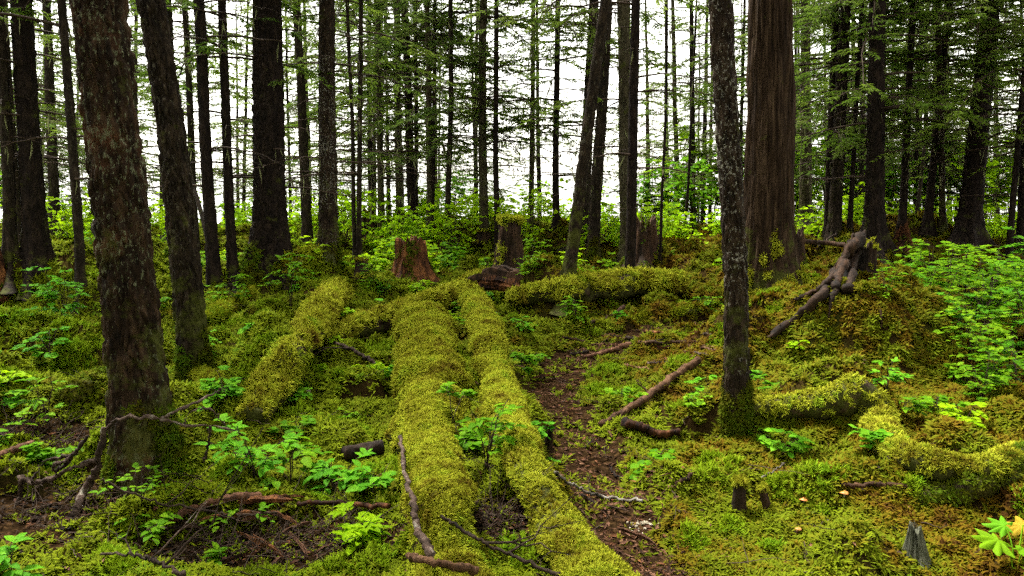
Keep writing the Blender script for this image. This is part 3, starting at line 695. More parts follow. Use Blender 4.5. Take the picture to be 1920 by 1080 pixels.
def crown_mesh(kind, seed):
    r = np.random.default_rng(seed); g = Geo()
    ND = M['needle'] if seed % 3 else M['needle_bright']
    GA = 2.399963
    if kind == 'near':
        zs = np.concatenate([r.uniform(7.2, 13.5, 14)])
        for k, z in enumerate(zs): hemlock_branch(g, r, z, k * GA, r.uniform(1.2, 2.6) * (1.15 - z / 22), 0.3, 0.8, 12, 0.16)
    elif kind == 'bare':
        for k in range(9): hemlock_branch(g, r, r.uniform(1.0, 5.5), k * GA + r.uniform(-.4, .4), r.uniform(0.3, 0.7), 0.15, 0.25, 4, 0.07, 0, 0.4, 0.006)
    elif kind == 'dead':
        for k in range(13): hemlock_branch(g, r, r.uniform(1.1, 5.2), k * GA + r.uniform(-.5, .5), r.uniform(0.3, 1.6), 0.25, 0.06, int(r.integers(2, 7)), 0.08, 0.25, 0.10)
        for k in range(14): z = r.uniform(3.0, 8); hemlock_branch(g, r, z, k * GA + r.uniform(-.5, .5), r.uniform(1.0, 2.4), 0.30, 0.8, 9, 0.11, 0.15)
        for k in range(7): z = r.uniform(8, 13.5); hemlock_branch(g, r, z, k * GA, r.uniform(1.2, 2.2), 0.3, 0.9, 7, 0.22)
    elif kind == 'droop':
        for k in range(26): z = r.uniform(1.9, 9); hemlock_branch(g, r, z, k * GA + r.uniform(-.5, .5), r.uniform(1.2, 2.9), 0.62, 0.72, 9, 0.10, 0.8, 0.28, 0.022)
        for k in range(6): z = r.uniform(9, 13.5); hemlock_branch(g, r, z, k * GA, r.uniform(1.2, 2.2), 0.3, 0.9, 7, 0.22)
    else:
        for k in range(7): hemlock_branch(g, r, r.uniform(0.9, 2.6), k * GA + r.uniform(-.5, .5), r.uniform(0.5, 1.6), 0.2, 0.3, 5, 0.09, 0.2)
        for k in range(40): z = r.uniform(1.8, 8.5); hemlock_branch(g, r, z, k * GA + r.uniform(-.5, .5), r.uniform(1.2, 3.0), r.uniform(0.2, 0.6), 0.82, 12, 0.11, 0.25, 0.12, None, r.uniform(-.2, .2))
        for k in range(6): z = r.uniform(8.5, 13.5); hemlock_branch(g, r, z, k * GA, r.uniform(1.2, 2.2), 0.3, 0.9, 7, 0.22)
    return g.mesh('crown', [M['twig'], ND, M['beard']], True)
CROWNS = {k: [crown_mesh(k, 100 * i + 7 * j + 1) for j in range(n)] for i, (k, n) in enumerate((('near', 2), ('bare', 2), ('dead', 5), ('droop', 2), ('live', 5)))}

def trunk_geo(r0, H, seed, bend, detail, bark, fl_k=1.0):
    """tapered trunk with root flare; bark ridges are real relief on the near ones"""
    ro = seed * 3.17; g = Geo()
    if detail == 2: segs = 150; zz = np.concatenate([np.arange(-0.35, 4.2, 0.014), np.linspace(4.25, H, 40)])
    elif detail == 1: segs = 56; zz = np.concatenate([np.arange(-0.4, 6.0, 0.05), np.linspace(6.1, H, 25)])
    else: segs = 16; zz = np.concatenate([np.linspace(-0.4, 1.0, 14, endpoint=False), np.linspace(1.0, H, 40)])
    th = np.linspace(0, 2*np.pi, segs, endpoint=False); Z, TH = np.meshgrid(zz, th, indexing='ij')
    taper = (1 - 0.055 * np.clip(Z, 0, None)); taper = np.where(Z > 8, np.maximum(taper, 0.56 - (Z - 8) * 0.09), taper); taper = np.clip(taper, 0.05, None)
    lob = fbm(np.cos(TH) * 1.3 + ro, np.sin(TH) * 1.3, 1.0, 2)
    lob = 0.35 * lob + 0.9 * sstep(0.38, 0.72, fbm(np.cos(TH) * 2.2 + ro, np.sin(TH) * 2.2, 4.0, 2))
    flare = (0.25 + 1.0 * lob) * np.exp(-np.clip(Z + 0.05, -0.4, None) / (0.8 * r0 + 0.12)) * (0.75 if r0 < 0.12 else 0.95) * fl_k
    R = r0 * (taper + flare)
    R = R * (1 + 0.10 * (fbm(np.cos(TH) + ro, np.sin(TH), Z * 0.9, 3) - 0.5) * 2)
    if detail:
        cx, cyy = np.cos(TH) * r0, np.sin(TH) * r0
        if bark == 'bark_cedar':
            wob = (fbm(cx * 6, cyy * 6, Z * 1.1 + ro, 2) - 0.5) * 0.05
            rid = np.abs(fbm((cx + wob) * 34, (cyy + wob) * 34, Z * 1.3 + ro, 3) - 0.5) * 2
            R = R + 0.06 * (rid ** 0.7 - 0.35) + 0.06 * (fbm(cx * 4, cyy * 4, Z * 0.25, 2) - 0.5)
        else:
            wob = (fbm(cx * 9, cyy * 9, Z * 7 + ro, 3) - 0.5) * 0.07
            k1 = 26 if r0 < 0.25 else 20
            f1, f2, cr = worley((cx + wob) * k1 + ro, (cyy + wob) * k1, (Z + wob) * k1 * 0.30)
            fl = fbm(cx * 60, cyy * 60, Z * 26 + ro, 2); amp = min(0.024, r0 * 0.14)
            R = R + amp * (sstep(0.02, 0.38, f2 - f1) * (0.45 + 0.75 * cr) - 0.5) + amp * 0.5 * (fl - 0.5)
    t = np.clip(Z / 5.0, 0, 3); off = bend * np.sin(np.clip(t, 0, 1.6) * np.pi) * 0.55
    off = off + (fbm(Z * 0.35 + ro, ro, 0.3, 2) - 0.5) * 0.10 * (Z > 0) * np.clip(Z, 0, 1)
    V = np.stack([np.cos(TH) * R + off, np.sin(TH) * R, Z], -1); g.verts(V)
    i = np.arange(len(zz) - 1)[:, None] * segs; j = np.arange(segs)[None]; j2 = (j + 1) % segs
    g.quads(np.stack([i + j, i + j2, i + segs + j2, i + segs + j], -1)); return g

def moss_skirt(root, g, zmax, size, dens, ng=None, nv=3, mat=None, seed=0.0, thr=0.45, name='moss'):
    V, Q, T = g.arrays()
    def dens_fn(c, n):
        k = fbm(c[:, 0] * 5 + seed, c[:, 1] * 5, c[:, 2] * 3.0, 3)
        return (c[:, 2] < zmax) * sstep(0, 0.12, k - thr - 0.30 * np.clip(c[:, 2] / zmax, 0, 1)) * (c[:, 2] > -0.15)
    p, n = sample_faces(V, Q, T, dens_fn, dens)
    if len(p) == 0: return
    n = n + np.array([0, 0, 0.45]) + rng.normal(0, 0.2, n.shape)
    scatter_object(name, p, n, size * rng.uniform(0.6, 1.3, len(p)), ng or NG_D, nv, mat or M['moss_dark'], root)

def build_tree(idx, t, p, group=None, name='conifer_tree', height_=None):
    label, xt, xb, yb, w, bark, kind, bend = t
    d = p[1]; r0 = w * d / F / 2 * 0.93; z0 = float(height(p[0], p[1]))
    top = at(xt, 0, d); lean = math.atan2(top[0] - p[0], top[2] - z0)
    root = thing(name, label, 'tree', (p[0], p[1], z0 - 0.02), group)
    r = np.random.default_rng(idx + 900); root.rotation_euler = (r.uniform(-0.012, 0.012), lean, 0)
    H = height_ or (14.5 if r0 > 0.04 else 6.0)
    det = 2 if w >= 48 and d < 13.5 else (1 if w >= 18 and d < 24 else 0)
    g = trunk_geo(r0, H, idx + 1, bend, det, bark, 0.35 if idx in (0, 1, 34) else 1.0)
    link('trunk', g.mesh('trunk', [M[bark]]), root)
    cl = CROWNS[kind]; c = link('crown', cl[idx % len(cl)], root); c.rotation_euler.z = r.uniform(0, 6.28)
    sc = 1.0 if kind != 'bare' else 0.9; c.scale = (sc, sc, r.uniform(0.93, 1.06))
    return root, g, r0
ROOTS = []
for i, (t, p) in enumerate(zip(TREES, TREE_POS)):
    ROOTS.append(build_tree(i, t, p))
# mossy feet of the near trunks
moss_skirt(ROOTS[0][0], ROOTS[0][1], 0.42, 0.030, 5200, seed=1, thr=0.36)
moss_skirt(ROOTS[1][0], ROOTS[1][1], 0.9, 0.030, 3600, seed=2, thr=0.38)
moss_skirt(ROOTS[34][0], ROOTS[34][1], 0.55, 0.030, 5000, seed=3, thr=0.36)
moss_skirt(ROOTS[36][0], ROOTS[36][1], 0.95, 0.055, 2600, NG_L, 3, M['moss_log'], 4, 0.30)
for k in (11, 13, 31, 28, 30): moss_skirt(ROOTS[k][0], ROOTS[k][1], 0.5, 0.06, 1100, seed=k, thr=0.36)

# far conifers whose feet the shrubs and the falling bank hide
FAR = []
fr = np.random.default_rng(77)
for k in range(84):
    d = fr.uniform(23, 42); x = fr.uniform(-0.70, 0.70) * d
    px = 960 + x / d * F
    if 860 < px < 1330 and fr.uniform() < 0.3: continue
    FAR.append((x, d))
for k, (x, d) in enumerate(FAR):
    z = float(height(x, d)); w = fr.uniform(5, 13)
    xt = 960 + x / d * F + fr.uniform(-12, 12)
    wh = 'left of the grey speckled trunk' if xt < 600 else ('behind the middle stumps' if xt < 1390 else 'right of the big cedar')
    build_tree(300 + k, ('distant thin conifer at the far edge of the wood ' + wh, xt, 0, 0, w, ['bark_far', 'bark_pale', 'bark_dark'][k % 3], 'droop' if k % 2 else 'live', 0.0), np.array([x, d, z]), 'distant thin conifers ' + wh)


# ------------------------------------------------------------------ mossy logs
def log_axis(px_pts):
    """(x, y, width in pixels, lift) of the log's upper surface -> axis points and radii in metres"""
    P, R = [], []
    for q in px_pts:
        px, py, w = q[:3]; lift = q[3] if len(q) > 3 else 0.0
        r = w / 2 * plane(px, py)[1] / F if py > 460 else 0.2
        for _ in range(3): p = gp(px, py, lift + 1.15 * r); r = w / 2 * p[1] / F
        P.append([p[0], p[1], p[2] - r * 0.95]); R.append(r)
    return np.array(P), np.array(R)

def log_thing(name, label, px_pts, mat='stump_mossy', moss=(NG_L, 3, 'moss_log'), tuft=0.030, dens=2300, lump=0.22, seed=0, rings=None, thr=0.30, lo=-0.25, segs=48, cat='log'):
    P, R = log_axis(px_pts); L = np.linalg.norm(np.diff(P, axis=0), axis=1).sum(); n = rings or max(40, int(L / 0.03))
    A = smooth_path(P, n); RR = smooth_path(np.stack([R, R, R], 1), n)[:, 0]
    base = A[n // 2].copy(); base[2] = float(height(base[0], base[1])); A = A - base
    sw = 1 + lump * 2.6 * (fbm(A[:, 0] * 2.1 + seed, A[:, 1] * 2.1, A[:, 2] * 2, 3) - 0.5)
    root = thing(name, label, cat, tuple(base)); g = Geo()
    tube(g, A, RR * sw, segs, 0, 0.5, noise=float(R.mean()) * lump * 1.5, nf=4.5)
    W = g.V[0]; ctr = np.repeat(A, segs, 0); dv = W - ctr; dl = np.linalg.norm(dv, axis=1, keepdims=True) + 1e-9
    pil = 0.08 * (fbm(W[:, 0] * 7 + seed, W[:, 1] * 7, W[:, 2] * 7, 2) - 0.45) + 0.045 * (fbm(W[:, 0] * 17 + seed, W[:, 1] * 17, W[:, 2] * 17, 2) - 0.5)
    dv2 = dv.copy(); W = W + (fbm(ctr[:, 0] * 1.7 + seed, ctr[:, 1] * 1.7, seed, 2) - 0.5)[:, None] * np.array([0.10, 0, 0.05]) * np.clip(dl / 0.2, 0, 1.5)
    W[:, 2] -= np.clip(dv[:, 2], 0, 9) * 0.12
    g.V[0] = W + dv / dl * pil[:, None] * np.clip(dl / 0.16, 0.3, 1.2)
    wood = link('wood', g.mesh('wood', [M[mat]]), root)
    V, Q, T = g.arrays()
    def fn(c, nn):
        k = fbm(c[:, 0] * 3 + seed, c[:, 1] * 3, c[:, 2] * 3, 3)
        k2 = fbm(c[:, 0] * 1.6 + seed, c[:, 1] * 1.6, c[:, 2] * 1.6, 3)
        return sstep(lo - 0.15, lo + 0.25, nn[:, 2] + (k - 0.5) * 1.6) * sstep(thr - 0.05, thr + 0.06, k) * (0.5 + 0.5 * sstep(0.36, 0.46, k2))
    p, nn = sample_faces(V, Q, T, fn, dens)
    nn = nn + np.array([0, 0, 0.1]) + rng.normal(0, 0.18, nn.shape)
    dist = np.hypot(p[:, 0] + base[0], p[:, 1] + base[1])
    scatter_object('moss', p, nn, tuft * rng.uniform(0.55, 1.5, len(p)) * np.clip(dist / 6, 0.75, 2.2), moss[0], moss[1], M[moss[2]], root)
    return root

log_thing('fallen_log', 'widest moss covered log running straight towards the camera in the centre', [(794, 562, 96, 0.020), (797, 590, 104, 0.040), (801, 650, 110, 0.040), (806, 710, 108, 0.030), (802, 770, 112, 0.020), (812, 840, 112, 0.020), (822, 920, 124, 0.000), (842, 1010, 140, -0.020), (868, 1130, 150, -0.040)], tuft=0.026, dens=8600, seed=1.0, thr=0.20, lo=-0.05)
log_thing('fallen_log', 'narrower moss covered log beside the path, bending right towards the camera', [(878, 528, 38, 0.050), (892, 552, 44, 0.060), (912, 610, 52, 0.070), (930, 680, 60, 0.070), (956, 760, 66, 0.070), (992, 850, 78, 0.060), (1045, 945, 94, 0.040), (1120, 1050, 120, 0.010), (1200, 1150, 150, -0.010)], tuft=0.026, dens=8600, seed=2.0, thr=0.22, lo=-0.05)
log_thing('fallen_log', 'mossy log lying across behind the wide central log', [(606, 616, 34, 0.060), (680, 592, 44, 0.070), (760, 568, 42, 0.060), (835, 544, 42, 0.070), (905, 514, 38, 0.070)], tuft=0.040, dens=1800, lump=0.2, seed=3.0, thr=0.28, lo=-0.05, moss=(NG_L, 3, 'moss_log'))
log_thing('fallen_log', 'mossy log slanting down left of the wide central log', [(628, 530, 38, 0.070), (612, 552, 46, 0.100), (586, 585, 58, 0.100), (548, 630, 62, 0.090), (510, 688, 66, 0.080), (470, 760, 60, 0.010)], tuft=0.040, dens=2100, lump=0.22, seed=4.0, thr=0.28, moss=(NG_L, 3, 'moss_log'))
log_thing('fallen_log', 'mossy log lying level behind the dark front pole right of centre', [(960, 548, 30, 0.090), (1050, 526, 42, 0.110), (1125, 516, 50, 0.110), (1200, 508, 50, 0.110), (1275, 516, 36, 0.070)], tuft=0.042, dens=1300, lump=0.2, seed=5.0, thr=0.26, lo=-0.1, moss=(NG_L, 3, 'moss_log'))
log_thing('mossy_root', 'arched mossy root with a pointed hump below the big mound', [(1380, 752, 30, 0.030), (1460, 742, 44, 0.040), (1530, 730, 60, 0.040), (1580, 714, 72, 0.040), (1613, 704, 72, 0.050), (1645, 755, 64, 0.030), (1672, 812, 60, 0.040), (1730, 846, 54, 0.050), (1800, 858, 54, 0.050), (1860, 852, 54, 0.060), (1930, 832, 50, 0.060), (1990, 815, 44, 0.060)], moss=(NG_L, 3, 'moss_log'), tuft=0.032, dens=3600, seed=6.0, thr=0.24, cat='root')
log_thing('fallen_log', 'dark mossy log entering from the right edge below the shrubs', [(1722, 920, 36), (1780, 900, 58), (1850, 868, 76), (1930, 838, 84), (2000, 815, 84)], moss=(NG_D, 3, 'moss_dark'), tuft=0.036, dens=5200, seed=7.0, thr=0.22)
log_thing('mossy_root', 'mossy root running left from the thick black flared trunk', [(470, 545, 16, .05), (430, 565, 22, .06), (385, 590, 22, .04), (350, 605, 18)], moss=(NG_M, 3, 'moss_mid'), tuft=0.04, dens=2200, seed=13.0, thr=0.26, cat='root')
log_thing('mossy_root', 'mossy root running down right from the leaning mossy trunk', [(375, 690, 28, .05), (410, 708, 26, .04), (440, 730, 18, .01)], moss=(NG_M, 3, 'moss_mid'), tuft=0.034, dens=3200, seed=14.0, thr=0.26, cat='root')
log_thing('fallen_log', 'small mossy log behind the left shrubs near the leaning mossy trunk', [(120, 735, 30), (160, 705, 44), (200, 690, 40)], moss=(NG_D, 3, 'moss_dark'), tuft=0.036, dens=2400, seed=8.0, thr=0.25)
log_thing('fallen_log', 'short mossy log at the foot of the grey speckled straight trunk', [(520, 500, 22), (565, 478, 26), (600, 470, 24)], tuft=0.05, dens=900, seed=9.0, thr=0.25, moss=(NG_M, 3, 'moss_mid'))
log_thing('mossy_root', 'low mossy root creeping over the ground above the path', [(1120, 605, 10), (1200, 592, 13), (1290, 578, 14), (1340, 566, 12)], tuft=0.03, dens=1800, seed=10.0, thr=0.3, cat='root', lump=0.1, moss=(NG_M, 3, 'moss_mid'))

# ------------------------------------------------------------------ stumps
def stump(name, label, px, pyb, pyt, w, mat, jag=0.15, flare=0.5, moss_top=True, seed=0, hollow=0.3, tilt=0.0, dist=None, moss_side=0.5, tuft=0.05, tip=0.9):
    p = gp(px, pyb) if dist is None else np.array([at(px, pyb, dist)[0], dist, 0]); d = p[1]; z0 = float(height(p[0], p[1])); r0 = w / 2 * d / F; H = max(0.2, at(px, pyt, d)[2] - z0)
    root = thing(name, label, 'stump', (p[0], p[1], z0 - 0.03)); root.rotation_euler = (0, tilt, 0)
    segs, rings = 110, 64; th = np.linspace(0, 2*np.pi, segs, endpoint=False); g = Geo()
    c, s_ = np.cos(th), np.sin(th); top = H * (1 - jag * fbm(c * 2.5 + seed, s_ * 2.5, 3.3, 3) * 1.6 + jag * 1.3 * (fbm(c * 12 + seed, s_ * 12, 1.3, 2) - 0.5))
    f = np.linspace(-0.25, 1, rings)[:, None]; Z = f * top[None]
    lob = fbm(c * 1.6 + seed, s_ * 1.6, 5.0, 2)[None]
    sq = 1 + 0.22 * (fbm(c * 1.1 + seed, s_ * 1.1, 2.2, 2) - 0.5)[None] * 2
    R = r0 * sq * (0.92 - (0.92 - tip) * np.clip(f, 0, 1) + flare * (0.4 + lob) * np.exp(-np.clip(f, -0.1, 1) * 4.5) + 0.14 * (1 - f) * 0.5)
    cc, ss = c[None] * r0, s_[None] * r0
    rid = np.abs(fbm(cc * 16 + seed, ss * 16, Z * 1.6, 3) - 0.5) * 2
    fib = np.abs(fbm(cc * 42 + seed, ss * 42, Z * 1.2, 2) - 0.5) * 2
    R = R + r0 * 0.16 * (fib - 0.3) * (r0 > 0.08) + r0 * 0.42 * (rid - 0.35) + r0 * 0.16 * (fbm(cc * 5 + seed, ss * 5, Z * 3, 2) - 0.5)
    V = np.stack([c[None] * R, s_[None] * R, Z], -1)
    inner = np.stack([c * R[-1] * 0.55, s_ * R[-1] * 0.55, top * 0.93 - H * 0.08 * fbm(c * 6, s_ * 6, seed, 2)], -1)
    V = np.concatenate([V, inner[None]]); g.verts(V); ctr = g.verts([[0, 0, float(top.mean()) * (1 - hollow)]])
    i = np.arange(rings)[:, None] * segs; j = np.arange(segs)[None]; j2 = (j + 1) % segs
    g.quads(np.stack([i + j, i + j2, i + segs + j2, i + segs + j], -1)); b = rings * segs; jj = np.arange(segs)
    g.tris(np.stack([np.full(segs, ctr), b + jj, b + (jj + 1) % segs], -1))
    link('wood', g.mesh('wood', [M[mat]]), root); A = g.arrays()
    def fn(cn, n):
        k = fbm(cn[:, 0] * 5 + seed, cn[:, 1] * 5, cn[:, 2] * 4, 3); t = 0.0
        if moss_top: t = t + 3.0 * sstep(0.2, 0.7, n[:, 2]) * (cn[:, 2] > 0.6 * H) + 2.5 * sstep(0.84, 0.93, cn[:, 2] / H + 0.1 * (k - 0.5))
        return t + moss_side * sstep(0.5, 0.62, k + 0.25 * np.exp(-np.clip(cn[:, 2], 0, 9) / (0.25 * H)) - 0.08) * (cn[:, 2] > -0.05)
    q, n = sample_faces(*A, fn, 1500 * (0.05 / tuft) ** 2)
    if len(q): scatter_object('moss', q, n + np.array([0, 0, 0.4]) + rng.normal(0, 0.2, n.shape), tuft * rng.uniform(0.6, 1.3, len(q)), NG_L if moss_top else NG_D, 3, M['moss_log' if moss_top else 'moss_dark'], root)
    return root

stump('tree_stump', 'red brown rotten stump with a ragged bare top, left of centre', 772, 528, 432, 66, 'rot_red', 0.22, 0.95, False, 1, 0.35, 0, None, 0.45)
stump('tree_stump', 'tall dark stump with a green moss cap, right of the red stump', 956, 518, 398, 54, 'rot_dark', 0.08, 0.75, True, 2, 0.05, 0, None, 0.25)
stump('tree_stump', 'black far stump with a tapered top behind the thin twin poles', 690, 450, 380, 36, 'rot_dark', 0.25, 0.7, True, 3, 0.1, 0, None, 0.3, tip=0.45)
stump('tree_stump', 'broad dark stump with rough bark behind the dark front pole', 1205, 498, 388, 58, 'rot_dark', 0.3, 0.9, False, 4, 0.2, 0, None, 0.4)
stump('tree_stump', 'leaning broken stump with a moss cap on the big right mound', 1604, 556, 424, 66, 'rot_dark', 0.30, 0.7, True, 5, 0.1, 0.10, 7.55, 0.5, 0.04, tip=0.75)
stump('tree_stump', 'dark red root mass under the slim right trunk', 1690, 468, 398, 42, 'rot_red', 0.45, 0.9, False, 6, 0.1, 0, None, 0.2, tip=0.35)
stump('tree_stump', 'small pointed grey green snag at the lower right', 1716, 1048, 950, 62, 'grey_wood', 0.40, 0.4, False, 7, 0.0, -0.08, None, 0.35, 0.025, tip=0.40)
stump('tree_stump', 'small round mossy stub left of the dark moss capped stub', 1386, 958, 922, 26, 'rot_dark', 0.1, 0.8, True, 8, 0.0, 0, None, 0.8, 0.025)
stump('tree_stump', 'thin dark stub with a moss cap at the lower right', 1446, 966, 918, 22, 'rot_dark', 0.12, 0.8, True, 9, 0.0, -0.3, None, 0.7, 0.025)
stump('tree_stump', 'dark jagged snag standing on the log beside the path', 1022, 850, 765, 24, 'rot_dark', 0.5, 0.4, False, 10, 0.0, 0.18, None, 0.15, 0.03, tip=0.35)
stump('tree_stump', 'small far mossy stump below the pale lichened conifer', 905, 452, 428, 26, 'rot_dark', 0.1, 0.5, True, 11, 0.0, 0, None, 0.6)
stump('tree_stump', 'little mossy foot stump beside the thin twin poles', 680, 512, 478, 26, 'rot_dark', 0.3, 0.4, True, 12, 0.0, 0, None, 0.5)
stump('tree_stump', 'dark stump close behind the right side of the big cedar', 1494, 490, 410, 26, 'rot_dark', 0.35, 0.3, False, 13, 0.1, 0, None, 0.2)
stump('tree_stump', 'dark rotten stub at the left edge beside the bare mound', -5, 545, 440, 46, 'rot_red', 0.35, 0.6, False, 14, 0.1, 0, None, 0.2, tip=0.5)

# ------------------------------------------------------------------ sticks, branches, rotten wood
def stick(name, label, px, w0, w1, mat, cat='branch', lift=0.0, twigs=(), seed=0, wob=0.01, group=None, segs=8, flat=False):
    """px: (x, y[, lift]) along the stick as seen; rests on the ground unless lifted"""
    P = []
    for q in px:
        P.append(gp(q[0], q[1], lift + (q[2] if len(q) > 2 else 0)))
    P = np.array(P); d = P[:, 1].mean(); r0, r1 = w0 * d / F / 2, w1 * d / F / 2; P[:, 2] += max(r0, r1) * 0.8 + 0.006
    n = max(18, 9 * len(P)); A = smooth_path(P, n); r = np.random.default_rng(seed + 40)
    A[1:-1] += r.normal(0, wob, (n - 2, 3)) * 0.5; base = A[n // 2].copy(); base[2] = float(height(base[0], base[1]))
    g = Geo(); tube(g, A - base, np.linspace(r0, r1, n), segs, 0, 0.5, noise=max(r0, r1) * 0.38, nf=26)
    root = tag(link(name, g.mesh(name, [M[mat]]), None, tuple(base)), label, cat, group)
    for (f, az, el, ln, wd) in twigs:
        k = int(f * (n - 1)); q0 = A[k] - base; dv = np.array([math.cos(az) * math.cos(el), math.sin(az) * math.cos(el), math.sin(el)])
        u = np.linspace(0, 1, 7)[:, None]; tp = q0 + dv * ln * u + r.normal(0, ln * 0.05, (7, 3)) * u
        gt = Geo(); tube(gt, tp, np.linspace(wd, wd * 0.3, 7), 5)
        for _ in range(2):
            k2 = int(r.integers(2, 6)); dv2 = dv + r.normal(0, 0.6, 3); tube(gt, tp[k2] + dv2 * ln * 0.4 * np.linspace(0, 1, 4)[:, None], np.linspace(wd * .5, wd * .2, 4), 4)
        link('twig', gt.mesh('twig', [M[mat]]), root)
    return root

stick('dead_branch', 'dark curved lichen spotted branch leaning on the wide central log', [(751, 824, .22), (757, 880, .22), (772, 940, .22), (785, 1000, .20), (812, 1052, .16)], 8, 15, 'stick', seed=1)
stick('dead_branch', 'short thick brown branch at the bottom edge of the wide log', [(766, 1050, .12), (815, 1064, .22), (895, 1078, .22)], 14, 16, 'stick_brown', seed=2)
stick('dead_branch', 'long thin speckled branch crossing between the two logs at the bottom', [(826, 972, .27), (880, 1005, .24), (940, 1040, .2), (1050, 1082, .15)], 6, 8, 'stick', seed=3, twigs=((0.5, -0.3, 0.1, 0.35, 0.006), (0.7, 0.4, 0.4, 0.25, 0.005)))
stick('dead_branch', 'thin whitish branch lying across the path', [(1040, 890, .14), (1075, 915, .08), (1130, 936, .01), (1205, 944, .01)], 5, 7, 'stick_pale', seed=4)
stick('dead_branch', 'long straight brown branch lying beside the path', [(1310, 682, .08), (1260, 715, .05), (1205, 757, .03), (1125, 806, .01)], 17, 11, 'stick_brown', seed=5, twigs=((0.62, 2.4, 0.7, 0.14, 0.010), (0.8, -2.0, 0.05, 0.3, 0.008)))
stick('broken_branch', 'broken gnarled chunk of branch below the long brown branch', [(1172, 800, .03), (1205, 812, .02), (1240, 822, .02), (1275, 818, .01)], 20, 12, 'rot_red', seed=6)
stick('dead_branch', 'small orange brown stick pointing up right of the path', [(1242, 930), (1268, 914, .02), (1296, 894, .04)], 5, 8, 'stick_brown', seed=7)
stick('dead_branch', 'reddish flat branch in the litter at the bend of the path', [(1095, 676), (1140, 664, .02), (1182, 652, .02)], 7, 12, 'chip', seed=8)
stick('dead_branch', 'dark crooked stick in the litter above the reddish flat branch', [(1175, 636, .02), (1215, 645, .02), (1262, 648)], 7, 6, 'rot_dark', seed=9, twigs=((0.3, 0.4, 0.3, 0.25, 0.008),))
stick('dead_branch', 'long dark root on the ground by the arched mossy root', [(1580, 916, .01), (1650, 914, .02), (1745, 920, .01)], 9, 10, 'stick_brown', seed=10)
stick('dead_branch', 'bent dead branch arching over the left ground moss', [(706, 690, .03), (680, 672, .06), (648, 655, .10), (610, 642, .10), (575, 643, .06), (530, 655, .02)], 9, 3, 'stick', seed=12, twigs=((0.35, 3.3, 0.05, 0.6, 0.007),))
stick('dead_branch', 'brown branch stub sticking out by the cross log', [(740, 615, .02), (733, 600, .10), (722, 592, .14)], 7, 7, 'stick_brown', seed=13)
stick('dead_branch', 'short branch lying at the right end of the low mossy root', [(1090, 612, .01), (1135, 603, .02), (1170, 580, .08)], 7, 9, 'stick_brown', seed=14)
stick('broken_plank', 'long reddish split board lying left of the leaning branch', [(560, 950, .04), (640, 951, .04), (728, 956, .04)], 9, 12, 'rot_red', seed=15)
stick('dead_branch', 'rotten bark covered branch slanting below the left leafy shrubs', [(310, 985, .03), (370, 960, .05), (440, 940, .05), (490, 938, .03)], 14, 16, 'chip', seed=16)
stick('log_chunk', 'short sawn dark chunk of log beside the wide central log', [(648, 862, .02), (680, 858, .02), (716, 852, .02)], 27, 31, 'rot_dark', seed=17, segs=18, wob=0.0, cat='log')
stick('dead_branch', 'left thin twig lying over the rotten wood at the lower left', [(190, 905, .25), (260, 935, .15), (350, 955, .12), (430, 968, .10), (520, 966, .10)], 4, 5, 'twig', seed=19, twigs=((0.4, 1.0, 0.4, 0.3, 0.004), (0.7, -0.7, 0.1, 0.3, 0.004)))
stick('dead_branch', 'forked dead twig reaching along the bottom left edge', [(190, 1045, .06), (260, 1048, .08), (300, 1062, .08), (345, 1085, .05)], 4, 9, 'stick', seed=20, twigs=((0.5, 0.9, 0.5, 0.3, 0.005), (0.75, 0.4, 0.7, 0.35, 0.006), (0.3, 2.4, 0.3, 0.2, 0.004)))
stick('dead_branch', 'half buried red board at the left edge beside the small log', [(-20, 870, .02), (30, 850, .03), (62, 838, .02)], 16, 12, 'chip', seed=21)
stick('dead_branch', 'pale forked twig lying right of the lower right mushrooms', [(1495, 950, .0), (1530, 968, .01), (1560, 985)], 3, 4, 'stick_pale', seed=22)
stick('dead_branch', 'pale mossy twig lying left of the lower right stubs', [(1470, 872, .02), (1440, 893, .02), (1400, 908)], 4, 3, 'stick_pale', seed=23)
stick('dead_branch', 'dark root end curling out of the path soil', [(1145, 880, .03), (1160, 900, .01), (1190, 908)], 4, 4, 'rot_dark', seed=24)
stick('dead_branch', 'upright dead twig at the right of the cedar, among shrubs', [(1530, 470), (1545, 455, .12), (1570, 440, .2)], 4, 3, 'twig', seed=25)
stick('fallen_log', 'thin bare log lying behind the big cedar', [(1490, 456, .2), (1545, 460, .2), (1600, 466, .1)], 10, 9, 'rot_dark', seed=26, cat='log')

kr = np.random.default_rng(15)
for k in range(26):
    px, py = kr.uniform(1050, 1330), kr.uniform(622, 690); a = kr.uniform(-0.5, 0.5); L = kr.uniform(18, 60)
    stick('fallen_stick', 'brown stick lying in the litter at the bend of the path', [(px, py), (px + L * .5 * math.cos(a), py + L * .25 * math.sin(a), .015), (px + L * math.cos(a), py + L * .5 * math.sin(a), .01)], kr.uniform(3, 7), kr.uniform(2, 5), ['chip', 'stick_brown', 'rot_red', 'stick'][k % 4], 'stick', seed=60 + k, group='sticks in the litter at the bend of the path', segs=6)
